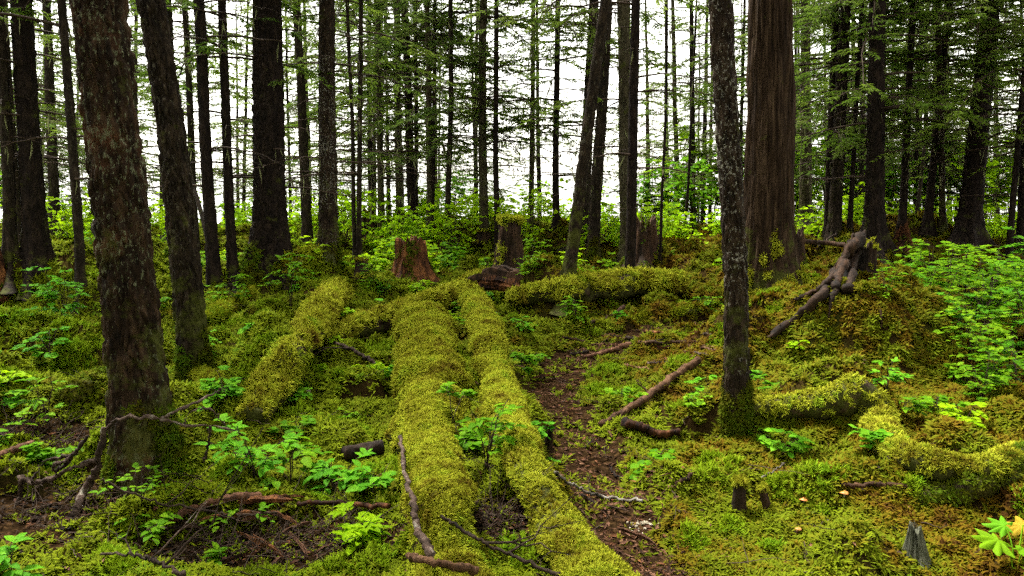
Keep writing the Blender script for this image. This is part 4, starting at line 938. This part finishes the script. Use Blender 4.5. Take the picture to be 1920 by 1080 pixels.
# broken snag leaning against the straight dark trunk
def pole(name, label, px0, px1, d0, d1, w0, w1, mat, cat='branch', seed=0):
    a, b = at(*px0, d0), at(*px1, d1); n = 16; A = smooth_path([a, (a + b) / 2 + np.array([0.02, 0, 0.0]), b], n); base = A[0].copy(); g = Geo()
    tube(g, A - base, np.linspace(w0 * d0 / F / 2, w1 * d1 / F / 2, n), 10, 0, 0.5, noise=0.008, nf=18)
    return tag(link(name, g.mesh(name, [M[mat]]), None, tuple(base)), label, cat)
pole('broken_snag', 'thin broken snag leaning left against a straight dark trunk', (408, 520), (345, 288), 12.6, 13.6, 12, 6, 'bark_far', 'snag')
pole('dead_pole', 'grey dead pole leaning on the big mound below the cedar', (1428, 618), (1508, 542), 8.3, 7.9, 15, 15, 'grey_wood', 'branch')
pole('broken_snag', 'bent broken snag standing in front of the dark red root mass', (1710, 462), (1733, 275), 19.5, 19.5, 9, 5, 'bark_far', 'snag')

# twisted dead roots at the lower left
def gnarl(name, label, chains, d, mat='stick', cat='root', nz=0.012, nf=22):
    base = None; root = None
    for k, (pts, w0, w1) in enumerate(chains):
        A = smooth_path(np.array([gp(x, y, 0.07) if dd is None else at(x, y, d + dd) for x, y, dd in pts]), 34); dd_ = A[:, 1]
        A += rng.normal(0, 0.004, A.shape)
        if root is None: base = A[-1].copy(); root = thing(name, label, cat, tuple(base))
        g = Geo(); tube(g, A - base, np.linspace(w0, w1, 34) * d / F / 2, 16, 0, 0.5, noise=nz, nf=nf)
        link('root_limb' if w0 > 5 else 'twig', g.mesh('root_limb', [M[mat]]), root)
gnarl('dead_root', 'twisted black dead roots arching at the foot of the scaly foreground trunk', [
    ([(196, 800, .0), (188, 845, .0), (180, 885, .02), (160, 920, .05), (140, 960, -.08), (128, 985, -.15)], 11.5, 17.3),
    ([(200, 803, 0), (215, 790, -.03), (245, 782, -.06), (300, 786, -.05), (345, 797, -.03), (398, 798, 0), (450, 812, .05)], 7.9, 2.9),
    ([(186, 860, 0), (160, 868, -.02), (130, 880, -.02), (95, 897, 0), (60, 905, .02), (35, 893, .05)], 10.1, 6.5),
    ([(165, 818, .0), (140, 848, 0), (125, 868, 0), (105, 885, .0)], 5.8, 8.6),
    ([(345, 797, 0), (355, 775, .0), (385, 765, .05), (410, 782, .08), (425, 800, .1)], 3.6, 1.4),
    ([(40, 895, .03), (35, 940, .02), (30, 985, .0), (28, 1010, .0)], 7.2, 5.8),
    ([(125, 870, 0), (110, 868, -.03), (100, 876, -.04), (108, 893, -.02)], 6.5, 5.0),
    ([(60, 905, 0), (80, 868, .05), (110, 858, .06), (150, 850, .05)], 5.0, 4.3),
    ([(395, 800, .0), (390, 830, .03), (385, 862, .05)], 4.3, 5.0),
    ([(300, 786, -.05), (330, 770, 0), (400, 738, .25), (415, 728, .3)], 5.0, 4.3)], 3.95)

gnarl('broken_root', 'weathered broken root slanting down left from the stump on the big mound', [
    ([(1612, 446, .25), (1594, 470, .15), (1570, 506, None), (1544, 545, None), (1512, 580, None), (1478, 606, None), (1440, 632, None)], 24, 10),
    ([(1584, 490, .1), (1570, 528, None), (1560, 565, None), (1552, 600, None)], 15, 6),
    ([(1560, 520, None), (1528, 545, None), (1492, 562, None)], 12, 4),
    ([(1600, 440, .2), (1590, 470, .12), (1574, 505, .05), (1566, 540, None)], 6, 16),
    ([(1622, 432, .25), (1612, 462, .2), (1600, 500, .1), (1590, 545, None)], 7, 18)], 7.15, 'rot_dark', 'root', 0.03, 11)
# rotten wood debris, splinters and bark strips: each one a thing
def slab_mesh(seed):
    r = np.random.default_rng(seed); n = 7; g = Geo(); V = []
    for k in range(n):
        f = k / (n - 1); w = 0.5 * (0.65 + 0.5 * r.uniform()) * (0.35 if k in (0, n-1) else 1); t = 0.16 * (0.6 + 0.6 * r.uniform()) * (0.4 if k in (0, n-1) else 1)
        x = f - 0.5; bow = 0.10 * math.sin(f * 3.0) * r.uniform(0.3, 1); j = r.normal(0, 0.06, 6)
        V += [[x, -w*.2 + j[0]*.3, bow], [x + j[1]*.3, -w*.16, bow + t], [x, w*.16 + j[2]*.2, bow + t * r.uniform(.7, 1.3)], [x + j[3]*.3, w*.2, bow]]
    b = g.verts(V)
    for k in range(n - 1):
        for j in range(4): g.quads([[b + 4*k + j, b + 4*k + 4 + j, b + 4*k + 4 + (j+1) % 4, b + 4*k + (j+1) % 4]])
    g.quads([[b, b+1, b+2, b+3], [b+4*n-1, b+4*n-2, b+4*n-3, b+4*n-4]]); return g
SLABS = {m: [slab_mesh(k).mesh('splinter', [M[m]], False) for k in range(6)] for m in ('rot_red', 'chip', 'rot_dark', 'stick_brown')}
def slab(name, label, px, py, ln, az, mat, group, el=0.0, wd=1.0, lift=0.0, k=None, cat='wood chip'):
    p = gp(px, py); k = rng.integers(0, 6) if k is None else k
    o = tag(link(name, SLABS[mat][k % 6], None, (p[0], p[1], p[2] + 0.012 + lift)), label, cat, group)
    L = ln * p[1] / F; o.scale = (L, L * 0.55 * wd, L * 0.5); o.rotation_euler = (rng.uniform(-.4, .4), el, az); return o
DEB = 'rotten splinters in the debris at the lower left'
for (px, py, ln, az, mat, el, wd, lift) in [
    (500, 985, 110, 0.10, 'rot_red', 0.0, 1.3, .10), (440, 1005, 130, 0.25, 'rot_red', 0.05, 1.0, .07), (530, 1000, 90, -0.5, 'rot_red', 0.1, 0.7, .06), (560, 1010, 70, 0.9, 'chip', 0.1, 0.9, .04),
    (470, 1030, 90, -0.6, 'rot_red', 0.1, 0.6, .03), (505, 1045, 110, -0.7, 'rot_red', 0.15, 0.5, .03), (560, 1040, 90, -0.9, 'chip', 0.2, 0.45, .03), (602, 1050, 60, 1.5, 'chip', 0.3, 0.8, .03),
    (640, 1035, 46, 1.3, 'rot_red', 0.4, 0.6, .02), (525, 1065, 60, 1.5, 'chip', 0.4, 0.9, .02), (455, 1060, 80, 0.8, 'rot_red', 0.1, 0.7, .02), (390, 1035, 70, -0.3, 'rot_dark', 0.1, 0.8, .03),
    (345, 1010, 80, 0.4, 'rot_dark', 0.1, 0.7, .03), (735, 1025, 50, 1.0, 'rot_red', 0.2, 0.5, .02), (480, 1012, 60, 0.2, 'chip', 0, 0.8, .08), (545, 978, 60, 0.05, 'rot_red', 0, 0.9, .11)]:
    slab('wood_splinter', 'reddish rotten splinter in the debris heap at the lower left', px, py, ln, az, mat, DEB, el, wd, lift)
bl = gp(938, 572); bl[2] += 0.14; bl_root = thing('broken_log', 'dark reddish rotten log end behind the two central logs', 'log', tuple(bl))
for k, (dx, dy, dz, L, az, el, wd, m) in enumerate([(0, 0, .05, .62, -.25, .18, 1.5, 'rot_red'), (.08, .05, .17, .60, -.35, .25, 1.3, 'rot_dark'), (-.12, -.06, .03, .5, .1, .05, 1.2, 'rot_red'), (.2, -.05, .05, .45, -.7, .3, 1.0, 'rot_red'), (-.22, .03, .15, .42, .2, -.1, 1.3, 'rot_dark'), (.05, -.1, .12, .5, -.15, .2, .7, 'rot_red'), (.12, .12, .24, .4, -.5, .3, 1.6, 'rot_dark'), (.3, 0, 0.0, .35, -1.0, .2, 1.0, 'rot_dark')]):
    o = link('splinter', SLABS[m][k % 6], bl_root, (dx, dy, dz)); o.scale = (L * 1.15, L * .7 * wd, L * 1.1); o.rotation_euler = (rng.uniform(-.6, .6), el, az)
PCH = 'bark strips scattered on the footpath'
pr = np.random.default_rng(5)
for k in range(120):
    i = int(pr.integers(0, len(PATH) - 1)); f = pr.uniform(); c = PATH[i] * (1-f) + PATH[i+1] * f + pr.normal(0, 0.22, 2) * (1 + 0.5 * (i > 5))
    z = float(height(c[0], c[1])); L = pr.uniform(0.05, 0.20) * (1.4 if i > 5 else 0.8); m = ['chip', 'rot_red', 'chip', 'rot_dark', 'stick_brown'][k % 5]
    o = tag(link('bark_strip', SLABS[m][k % 6], None, (c[0], c[1], z + 0.02)), 'brown bark strip lying on the footpath litter', 'bark strip', PCH)
    o.scale = (L, L * pr.uniform(0.15, 0.5), L * 0.28); o.rotation_euler = (pr.uniform(-.3, .3), pr.uniform(-.12, .12), pr.uniform(0, 6.28))
slab('bark_strip', 'long reddish bark strip at the near end of the path', 1192, 1018, 90, -0.75, 'chip', None, 0.05, 0.55, .02, 1, 'bark strip')
slab('bark_strip', 'upright orange bark sliver stuck in the big right mound', 1650, 612, 42, 1.4, 'stick_brown', None, -1.1, 0.5, .05, 2, 'bark strip')
slab('bark_strip', 'curled rusty bark piece under the dark right edge log', 1878, 915, 30, 1.2, 'rot_red', None, -0.8, 0.9, .03, 3, 'bark strip')
slab('bark_strip', 'curled red bark shavings where the path bends', 1020, 715, 50, 0.5, 'rot_red', None, 0, 1.0, .02, 4, 'bark strip')

# fine litter too small to pick apart
def litter(name, label, n, region_fn, size, mats, cat='litter'):
    g = Geo(); c = region_fn(n); z = height(c[:, 0], c[:, 1]) + 0.012
    a = rng.uniform(0, 6.28, n); d = np.stack([np.cos(a), np.sin(a), rng.normal(0, 0.15, n)], 1); ln = rng.uniform(*size, n)
    cards(g, np.stack([c[:, 0], c[:, 1], z], 1), d, np.array([0, 0, 1.0]) + rng.normal(0, 0.4, (n, 3)), ln, ln * rng.uniform(0.1, 0.45, n), 0, 0.5, SPRAY_V, SPRAY_T)
    g.tm = [np.where(np.arange(len(t)) // 2 % 2, 0, 1) if len(mats) > 1 else t for t in g.tm]
    tag(link(name, g.mesh(name, [M[m] for m in mats], False)), label, cat, None, 'stuff')
def path_region(n):
    i = rng.integers(0, len(PATH) - 1, n); f = rng.uniform(0, 1, n)[:, None]; return PATH[i] * (1-f) + PATH[i+1] * f + rng.normal(0, 0.26, (n, 2))
litter('litter', 'crumbs of bark and needles on the footpath', 9000, path_region, (0.008, 0.06), ['chip', 'rot_red'])
def floor_region(n):
    th = rng.uniform(-0.62, 0.62, n); r = np.exp(rng.uniform(np.log(3.3), np.log(14), n)); return np.stack([r * np.sin(th), r * np.cos(th) - 0.4], 1)
litter('litter', 'fallen brown leaves and bark flakes on the moss', 5000, floor_region, (0.012, 0.055), ['chip', 'rot_dark'])
def dirt_region(n):
    i = rng.integers(0, len(DIRT), n); D = np.array(DIRT); return D[i, :2] + rng.normal(0, 0.5, (n, 2)) * D[i, 2:]
litter('litter', 'crumbs of rotten wood on the lower left soil', 4000, dirt_region, (0.01, 0.06), ['rot_red', 'rot_dark'])
def twigs_stuff():
    g = Geo(); c = np.concatenate([dirt_region(420), floor_region(330)]); z = height(c[:, 0], c[:, 1]) + 0.02
    for k in range(len(c)):
        a = rng.uniform(0, 6.28); ln = rng.uniform(0.08, 0.35); el = rng.uniform(0.0, 0.9) if k < 420 else rng.uniform(0, 0.12); u = np.linspace(0, 1, 5)[:, None]
        dv = np.array([math.cos(a) * math.cos(el), math.sin(a) * math.cos(el), math.sin(el)])
        tube(g, np.array([c[k, 0], c[k, 1], z[k]]) + dv * ln * u + rng.normal(0, 0.012, (5, 3)) * u, np.linspace(0.0028, 0.0012, 5), 3, 0, cap=False)
    tag(link('dead_twigs', g.mesh('dead_twigs', [M['twig']])), 'fine dead twigs on the floor, thickest at the lower left', 'twigs', None, 'stuff')
twigs_stuff()


# ------------------------------------------------------------------ leafy plants
def plant_shape(r, H, spread, n_stem, leaf, twigs=5, per=5, flat=0.8, bare=0.3):
    """stems, then (pos, dir, normal, length) of every leaf in layered flat sprays"""
    g = Geo(); pos, dr, nm, ln = [], [], [], []
    for s in range(n_stem):
        az = r.uniform(0, 6.28) if n_stem > 1 else r.uniform(0, 6.28); u = np.linspace(0, 1, 8)[:, None]; o = np.array([math.cos(az), math.sin(az), 0])
        h = H * r.uniform(0.6, 1.0); sp = spread * r.uniform(0.15, 0.75)
        P = o * sp * u ** 1.5 + np.array([0, 0, 1]) * h * (u * 1.15 - 0.15 * u**2) + r.normal(0, 0.012 * H + 0.004, (8, 3)) * u; P[0] = o * 0.02; P[0][2] = -0.05
        w = 0.0025 + 0.004 * H
        tube(g, P, np.linspace(w, w * 0.4, 8), 5, 0, cap=False)
        for t in range(twigs):
            f = bare + (1 - bare) * (t + r.uniform(0, 1)) / twigs; i = min(int(f * 7), 6); p = P[i] + (P[i+1] - P[i]) * (f * 7 - i)
            a2 = az + r.uniform(-2.2, 2.2); td = np.array([math.cos(a2), math.sin(a2), r.uniform(-0.1, 0.45)]); tl = spread * r.uniform(0.3, 0.7) * (1.2 - 0.5 * f)
            v = np.linspace(0, 1, 5)[:, None]; tp = p + td * tl * v - np.array([0, 0, 1]) * tl * 0.25 * v**2
            tube(g, tp, np.linspace(w * 0.5, w * 0.2, 5), 3, 0, cap=False)
            for k in range(per):
                q = 0.25 + 0.75 * (k + r.uniform(0.2, 0.8)) / per if k < per - 1 else 1.0; i2 = min(int(q * 4), 3); pp = tp[i2] + (tp[i2+1] - tp[i2]) * (q * 4 - i2)
                sg = (1 if k % 2 else -1) if k < per - 1 else 0; sd = np.array([-td[1], td[0], 0])
                pos.append(pp); dr.append(td * r.uniform(0.5, 0.9) + sd * sg * r.uniform(0.7, 1.1) + np.array([0, 0, r.uniform(-0.35, 0.1)]))
                nm.append(np.array([0, 0, 1.0]) + r.normal(0, 1 - flat, 3)); ln.append(leaf * r.uniform(0.65, 1.25))
    return g, np.array(pos), np.array(dr), np.array(nm), np.array(ln)

def leaf_mesh(name, mat, width=0.5):
    g = Geo(); v = LEAF_V.copy(); v[:, 1] *= width / 0.46 * 0.46 * 1.15; b = g.verts(v, 0.45); g.tris(b + LEAF_T); return g.mesh(name, [M[mat]], True)
LEAVES = {m: leaf_mesh('leaf', m, 0.5) for m in ('leaf', 'leaf_blue', 'leaf_lime')}

def near_plant(name, label, px, py, top, H=None, spread=0.2, n_stem=3, leaf=0.045, twigs=5, per=5, mat='leaf', seed=0, cat='plant', lift=0.0, flat=0.86, bare=0.3):
    """a plant near enough that each leaf can be picked out: every leaf a part"""
    p = gp(px, py); z = p[2] + lift; d = p[1]; H = H or max(0.08, at(px, top, d)[2] - z)
    r = np.random.default_rng(seed + 500); g, pos, dr, nm, ln = plant_shape(r, H, spread, n_stem, leaf, twigs, per, flat, bare)
    root = thing(name, label, cat, (p[0], p[1], z)); link('stem', g.mesh('stem', [M['twig']]), root)
    for k in range(min(len(pos), 300)):
        D = Vector(dr[k]).normalized(); N = Vector(nm[k]); N = (N - D * N.dot(D)).normalized(); S = N.cross(D)
        m = Matrix((D, S, N)).transposed().to_4x4(); m = Matrix.Translation(Vector(pos[k])) @ m @ Matrix.Diagonal((ln[k], ln[k] * r.uniform(0.85, 1.15), ln[k], 1))
        o = link('leaf', LEAVES[mat], root); o.matrix_local = m
    return root

near_plant('leafy_plant', 'bright green leafy sapling growing between the two mossy logs', 912, 890, 745, None, 0.22, 4, 0.062, 5, 5, 'leaf', 1)
near_plant('leafy_plant', 'small leafy shoot with a thin stem on top of the wide log', 850, 830, 725, None, 0.16, 2, 0.062, 4, 6, 'leaf', 2, lift=0.12, bare=0.75)
near_plant('leafy_plant', 'low leafy plant at the foot of the wide log, below the sapling', 845, 960, 905, None, 0.17, 3, 0.058, 4, 5, 'leaf', 3, bare=0.5)
near_plant('leafy_plant', 'tallest bright leafy shrub in the left foreground clump', 480, 905, 775, None, 0.30, 4, 0.073, 4, 5, 'leaf_blue', 4)
near_plant('leafy_plant', 'middle shrub of the left foreground clump, with pale oval leaves', 545, 915, 815, None, 0.30, 4, 0.079, 4, 5, 'leaf', 5)
near_plant('leafy_plant', 'right shrub of the left foreground clump, near the log chunk', 625, 930, 850, None, 0.24, 4, 0.073, 4, 5, 'leaf_blue', 6)
near_plant('leafy_plant', 'low leafy spray left of the leaning branch, under the log chunk', 700, 935, 878, None, 0.20, 3, 0.071, 4, 5, 'leaf_blue', 7)
near_plant('leafy_plant', 'yellow green leafy plant hanging beside the red board', 668, 1022, 958, None, 0.16, 4, 0.062, 6, 5, 'leaf_lime', 8)
near_plant('leafy_plant', 'leafy plant among dead twigs at the lower left', 262, 1025, 968, None, 0.15, 3, 0.058, 5, 5, 'leaf', 9)
near_plant('leafy_plant', 'small bright plant beside the red splinters at the bottom', 425, 1072, 1022, None, 0.10, 2, 0.055, 4, 5, 'leaf', 10)
near_plant('leafy_plant', 'low four leaved plants on the moss under the scaly trunk', 265, 938, 893, None, 0.24, 6, 0.047, 2, 4, 'leaf', 11, bare=0.8)
near_plant('leafy_plant', 'broad leaved plant in the bottom left corner', 22, 1082, 1020, None, 0.11, 3, 0.076, 4, 4, 'leaf_blue', 12)
near_plant('leafy_plant', 'round leaved seedlings behind the rotten red splinters', 460, 968, 940, None, 0.22, 5, 0.050, 2, 4, 'leaf', 13, bare=0.7)
near_plant('leafy_plant', 'sparse leafy shoot left of the scaly foreground trunk', 92, 805, 700, None, 0.24, 3, 0.063, 5, 5, 'leaf', 14)
near_plant('leafy_plant', 'leafy shoot at the far left edge beside the mossy lump', 12, 830, 775, None, 0.2, 3, 0.063, 4, 5, 'leaf', 15)
near_plant('leafy_plant', 'thin upright shoot behind the pointed hump of the mossy root', 1662, 745, 668, None, 0.22, 3, 0.05, 5, 6, 'leaf_blue', 16, bare=0.35)
near_plant('leafy_plant', 'leafy twigs in front of the right end of the arched root', 1690, 775, 735, None, 0.22, 3, 0.05, 4, 5, 'leaf', 17)
near_plant('leafy_plant', 'leafy spray in front of the thick black flared trunk', 545, 585, 468, None, 0.62, 3, 0.095, 6, 6, 'leaf', 18, bare=0.55, flat=0.9)

# shrubs farther off share their foliage shapes
def shrub_meshes(seed, H, spread, n_stem, leaf, twigs, per, mat, bare=0.25, flat=0.8, wood='twig'):
    r = np.random.default_rng(seed); g, pos, dr, nm, ln = plant_shape(r, H, spread, n_stem, leaf, twigs, per, flat, bare)
    st = g.mesh('stem', [M[wood]]); f = Geo(); cards(f, pos, dr, nm, ln, ln * 1.1, 0, r.uniform(0, 1, len(pos))); return st, f.mesh('foliage', [M[mat]])
KINDS = {
 'mid': [shrub_meshes(600 + k, 0.85, 0.52, 5, 0.080, 6, 6, ['leaf', 'leaf_blue', 'leaf'][k % 3]) for k in range(4)],
 'back': [shrub_meshes(620 + k, 1.6, 0.95, 7, 0.115, 7, 6, ['leaf_lime'][0], 0.2, 0.35) for k in range(5)],
 'tall': [shrub_meshes(640 + k, 3.4, 1.4, 8, 0.16, 12, 8, ['leaf', 'leaf_lime', 'leaf'][k % 3], 0.3, 0.55) for k in range(3)],
 'knee': [shrub_meshes(680 + k, 0.5, 0.42, 6, 0.085, 4, 5, ['leaf_lime', 'leaf'][k % 2], 0.35, 0.7) for k in range(4)],
 'low': [shrub_meshes(660 + k, 0.16, 0.16, 5, 0.045, 3, 5, ['leaf', 'leaf_blue', 'leaf_lime'][k % 3], 0.4) for k in range(5)],
}
CNT = {}
def shrub(kind, name, label, x, y, group=None, scale=1.0, cat='shrub', z=None, fixed=None):
    i = CNT.get(kind, 0); CNT[kind] = i + 1; ms = KINDS[kind][(i if fixed is None else fixed) % len(KINDS[kind])]
    zz = float(height(x, y)) if z is None else z
    root = thing(name, label, cat, (x, y, zz - 0.02), group); root.rotation_euler.z = (i * 2.4) % 6.28; root.scale = (scale,) * 3
    link('stem', ms[0], root); link('foliage', ms[1], root); return root
sr = np.random.default_rng(21)
RIGHT = [(1668, 9.6, .8), (1720, 9.0, .9), (1775, 9.3, 1.0), (1830, 8.8, 1.0), (1885, 9.2, 1.1), (1935, 8.6, 1.0), (1745, 10.6, 1.0), (1810, 11.0, 1.0), (1870, 10.8, 1.1), (1925, 11.2, 1.1), (1700, 11.2, .8),
         (1850, 7.6, .85), (1905, 7.3, .9), (1950, 6.9, .9), (1830, 6.6, .7), (1880, 6.2, .7), (1925, 5.8, .7), (1815, 7.0, .6), (1860, 5.6, .5), (1800, 8.2, .8), (1850, 8.3, .95)]
for k, (px, d, sc) in enumerate(RIGHT):
    x = (px - 960) / F * d * 1.01; shrub('mid', 'leafy_shrub', 'leafy green shrub in the thicket right of the big mound', x, d, 'shrubs in the thicket at the right', sc)
for k, (px, py, sc, lab) in enumerate([
    (120, 610, 0.7, 'leafy shrub on the mound left of the scaly foreground trunk'), (225, 560, 0.5, 'small shrub showing between the scaly trunk and the black trunk'), (700, 545, 0.5, 'small bright plant in front of the little mossy foot stump'),
    (1080, 605, 0.45, 'dark green low plant on the mossy hump left of the path'), (720, 560, 0.35, 'small cool green plant below the red stump'), (430, 590, 0.7, 'leafy shrub left of the thick black flared trunk'),
    (1660, 560, 0.35, 'pale leafy shrub right of the broken stump on the mound'), (990, 520, 0.5, 'small shrub right of the moss capped stump'), (380, 680, 0.4, 'small plants right of the leaning mossy trunk'),
    (520, 790, 0.0, '')]):
    if sc: p = gp(px, py); shrub('mid', 'leafy_shrub', lab, p[0], p[1], None, sc)
for k in range(138):
    d = sr.uniform(16.5, 25); px = sr.uniform(640, 1420) if k < 62 else (sr.uniform(-10, 640) if k < 108 else sr.uniform(1420, 1930)); x = (px - 960) / F * d
    if min(math.hypot(x - q[0], d - q[1]) for q in TREE_POS) < 0.35: continue
    wh = 'between the left trunks' if px < 620 else ('behind the middle stumps' if px < 1390 else 'behind the big cedar at the right')
    shrub('back', 'leafy_bush', 'lime green leafy bush in the undergrowth ' + wh, x, d, 'bushes in the undergrowth ' + wh, sr.uniform(0.4, 0.9), 'bush')
for k, (px, d, sc) in enumerate([(1300, 22, 0.75), (1335, 25, 1.0), (1225, 24, 0.7), (1500, 24, 0.85), (1545, 26, 1.0), (1680, 24, 0.9), (1740, 26, 1.05), (1850, 23, 0.9), (1890, 26, 1.0), (1610, 27, 1.0), (1000, 25, 0.45), (20, 27, 0.7), (850, 26, 0.6), (1260, 25, 0.8), (1380, 26, 0.9), (1790, 25, 0.9), (1930, 24, 0.9)]):
    x = (px - 960) / F * d; wh = 'at the far left' if px < 600 else ('in the white gap behind the middle stumps' if px < 1400 else 'behind the dark trunks at the right')
    shrub('tall', 'broadleaf_tree', 'bright broadleaf young tree ' + wh, x, d, 'broadleaf young trees ' + wh, sc, 'tree')
for k in range(90):
    d = sr.uniform(11.5, 19.5); px = sr.uniform(-20, 1500); x = (px - 960) / F * d
    if min(math.hypot(x - q[0], d - q[1]) for q in TREE_POS) < 0.3 or float(dirt_mask(np.array(x), np.array(d))) > 0.3: continue
    shrub('knee', 'leafy_plant', 'knee high bright green plant on the mossy floor among the trunks', x, d, 'knee high plants on the mossy floor among the trunks', sr.uniform(0.5, 1.1), 'plant')
for k in range(150):
    r_ = math.exp(sr.uniform(math.log(4.2), math.log(15))); th = sr.uniform(-0.6, 0.6); x, y = r_ * math.sin(th), r_ * math.cos(th)
    if float(dirt_mask(np.array(x), np.array(y))) > 0.3: continue
    if x > 0.3 and y < 9 and sr.uniform() < 0.6: continue
    shrub('low', 'seedling', 'small green seedling growing out of the ground moss', x, y, 'seedlings in the ground moss', sr.uniform(0.5, 1.1) * (1 + 0.05 * y), 'seedling')

# broad lobed leaves at the lower right corner
def lobed_leaf(size, mat, seed):
    r = np.random.default_rng(seed); g = Geo(); lobes = [(-2.25, .55), (-1.35, .85), (-0.62, .95), (0.0, 1.08), (0.62, .95), (1.35, .85), (2.25, .55)]
    out = []
    for k, (a, l) in enumerate(lobes):
        for da, f in ((-.30, .58), (-.20, .74), (-.13, .80), (-.06, .93), (0, 1.0), (.06, .93), (.13, .80), (.20, .74), (.30, .58)):
            out.append((a + da, l * f * (1 + r.normal(0, .02))))
    n = len(out); rr = [0.0, .35, .7, 1.0]
    V = []
    for q in rr[1:]:
        for a, l in out: V.append([math.cos(a) * l * q * size, math.sin(a) * l * q * size, size * (0.10 * q - 0.22 * q * q + 0.035 * math.cos(a * 9.0) * q)])
    b = g.verts(V, 0.5); c = g.verts([[0, 0, 0]], 0.5)
    g.tris([[c, b + j, b + j + 1] for j in range(n - 1)])
    for k in range(2): g.quads([[b + k*n + j, b + (k+1)*n + j, b + (k+1)*n + j + 1, b + k*n + j + 1] for j in range(n - 1)])
    return g.mesh('leaf', [M[mat]], True)
bp = gp(1905, 1075); root = thing('broad_leaf_plant', 'plant with big lobed leaves, one yellow, in the lower right corner', 'plant', tuple(bp))
for k, (px, py, d, s_, m, az, tilt, lab) in enumerate([(1872, 1012, 3.2, 0.115, 'leaf', 3.6, 0.3, None), (1885, 985, 3.3, 0.085, 'leaf_blue', 2.6, 0.35, None), (1918, 985, 3.32, 0.10, 'leaf_yellow', 1.9, 0.5, 'yellow lobed leaf'), (1920, 1030, 3.15, 0.10, 'leaf', 5.5, 0.2, None)]):
    q = at(px, py, d) - bp; o = link('leaf', lobed_leaf(s_, m, k), root, tuple(q)); o.rotation_euler = (-tilt, 0.1 * k, az)
    if lab: o['label'] = lab
    g = Geo(); tube(g, smooth_path([[0, 0, -0.05], [q[0] * .4, q[1] * .4, q[2] * .6], q], 9), 0.003, 5); link('stem', g.mesh('stem', [M['leaf']]), root)

# mushrooms, fungus crumbs
def mushroom(label, px, py, w):
    p = gp(px, py); r = w / 2 * p[1] / F; root = thing('mushroom', label, 'mushroom', (p[0], p[1], p[2] + 0.01)); h = r * 1.3
    g = Geo(); prof = [(0.0, 1.0), (.35, .97), (.7, .8), (.95, .5), (1.0, .35), (.85, .30), (.3, .42)]; n = 18; th = np.linspace(0, 6.2832, n, endpoint=False)
    V = [[math.cos(a) * r * q * (1 + .08 * math.sin(3 * a)), math.sin(a) * r * q, h + z * r * .6 + .1 * r * math.sin(2 * a)] for q, z in prof for a in th]; b = g.verts(V)
    for k in range(len(prof) - 1): g.quads([[b + k*n + j, b + (k+1)*n + j, b + (k+1)*n + (j+1) % n, b + k*n + (j+1) % n] for j in range(n)])
    link('cap', g.mesh('cap', [M['mushroom']]), root); s2 = Geo(); tube(s2, [[0, 0, -.02], [0.002, 0, h * .5], [0, 0, h * 1.2]], [r * .22, r * .2, r * .25], 8); link('stem', s2.mesh('stem', [M['fungus']]), root)
for lab, px, py, w in [('orange mushroom right of the two small mossy stubs', 1582, 940, 17), ('orange mushroom between the stubs and the pale twig', 1506, 956, 16), ('small orange mushroom below the arched mossy root', 1699, 878, 11), ('orange mushroom lowest on the right, below the stubs', 1496, 1006, 13), ('tiny orange mushroom in the moss left of the log chunk', 570, 822, 6)]: mushroom(lab, px, py, w)
def crumb_mesh(seed):
    r = np.random.default_rng(seed); g = Geo(); n, m = 8, 5; V = []
    for i in range(m):
        for j in range(n):
            ph = math.pi * (i + .5) / m; a = 2 * math.pi * j / n; q = r.uniform(.6, 1.15); V.append([math.sin(ph) * math.cos(a) * q, math.sin(ph) * math.sin(a) * q * .7, math.cos(ph) * q * .5])
    b = g.verts(V)
    for i in range(m - 1): g.quads([[b + i*n + j, b + (i+1)*n + j, b + (i+1)*n + (j+1) % n, b + i*n + (j+1) % n] for j in range(n)])
    g.tris([[b, b + j, b + j + 1] for j in range(1, n - 1)]); return g.mesh('fungus_crumb', [M['fungus']], False)
CR = [crumb_mesh(k) for k in range(3)]
for k in range(22):
    px, py = 1205 + sr.normal(0, 17), 993 + sr.normal(0, 9); p = gp(px, py); o = tag(link('fungus_crumb', CR[k % 3], None, (p[0], p[1], p[2] + .014)), 'white crumb of fungus on the path soil', 'fungus', 'white fungus crumbs on the path')
    o.scale = (sr.uniform(.004, .012),) * 3; o.rotation_euler.z = sr.uniform(0, 6)
p = gp(1208, 990); o = tag(link('fungus_crumb', CR[0], None, (p[0], p[1], p[2] + .02)), 'largest white lump of fungus on the path soil', 'fungus'); o.scale = (.026, .02, .02)
p = gp(578, 742); o = tag(link('fungus_crumb', CR[1], None, (p[0], p[1], p[2] + .03)), 'pale fungus flake in the moss by the left lump', 'fungus'); o.scale = (.03, .02, .035)
# the wood goes on behind and beside the viewpoint, added to darken trunk fronts
bk = np.random.default_rng(5)
for k, (x, y) in enumerate([(-2.5, -2.6), (2.2, -3.4), (-5.5, -1.0), (5.2, -1.2), (0.4, -5.5), (-4.5, -5.5), (4.6, -6.0), (-8.5, -3.5), (8.5, -3.0), (-1.8, -8.5), (2.4, -9.5), (-7, -9), (7.5, -9), (-11, -6), (11, -6.5), (-8.0, 2.5), (8.0, 2.0), (-11.5, 1.5), (11.5, 1.5), (0.3, -13), (-5, -13), (5.5, -14)]):
    z = float(height(x, y)); root = thing('conifer_tree', 'conifer of the wood standing unseen outside the picture', 'tree', (x, y, z - 0.05), 'conifers outside the picture')
    r0 = bk.uniform(0.12, 0.3); link('trunk', trunk_geo(r0, 14.5, 700 + k, 0.0, 0, 'bark_dark').mesh('trunk', [M['bark_dark']]), root)
    c = link('crown', CROWNS['live'][k % 5], root); c.rotation_euler.z = bk.uniform(0, 6.28); c.scale = (1.15, 1.15, 1.1)
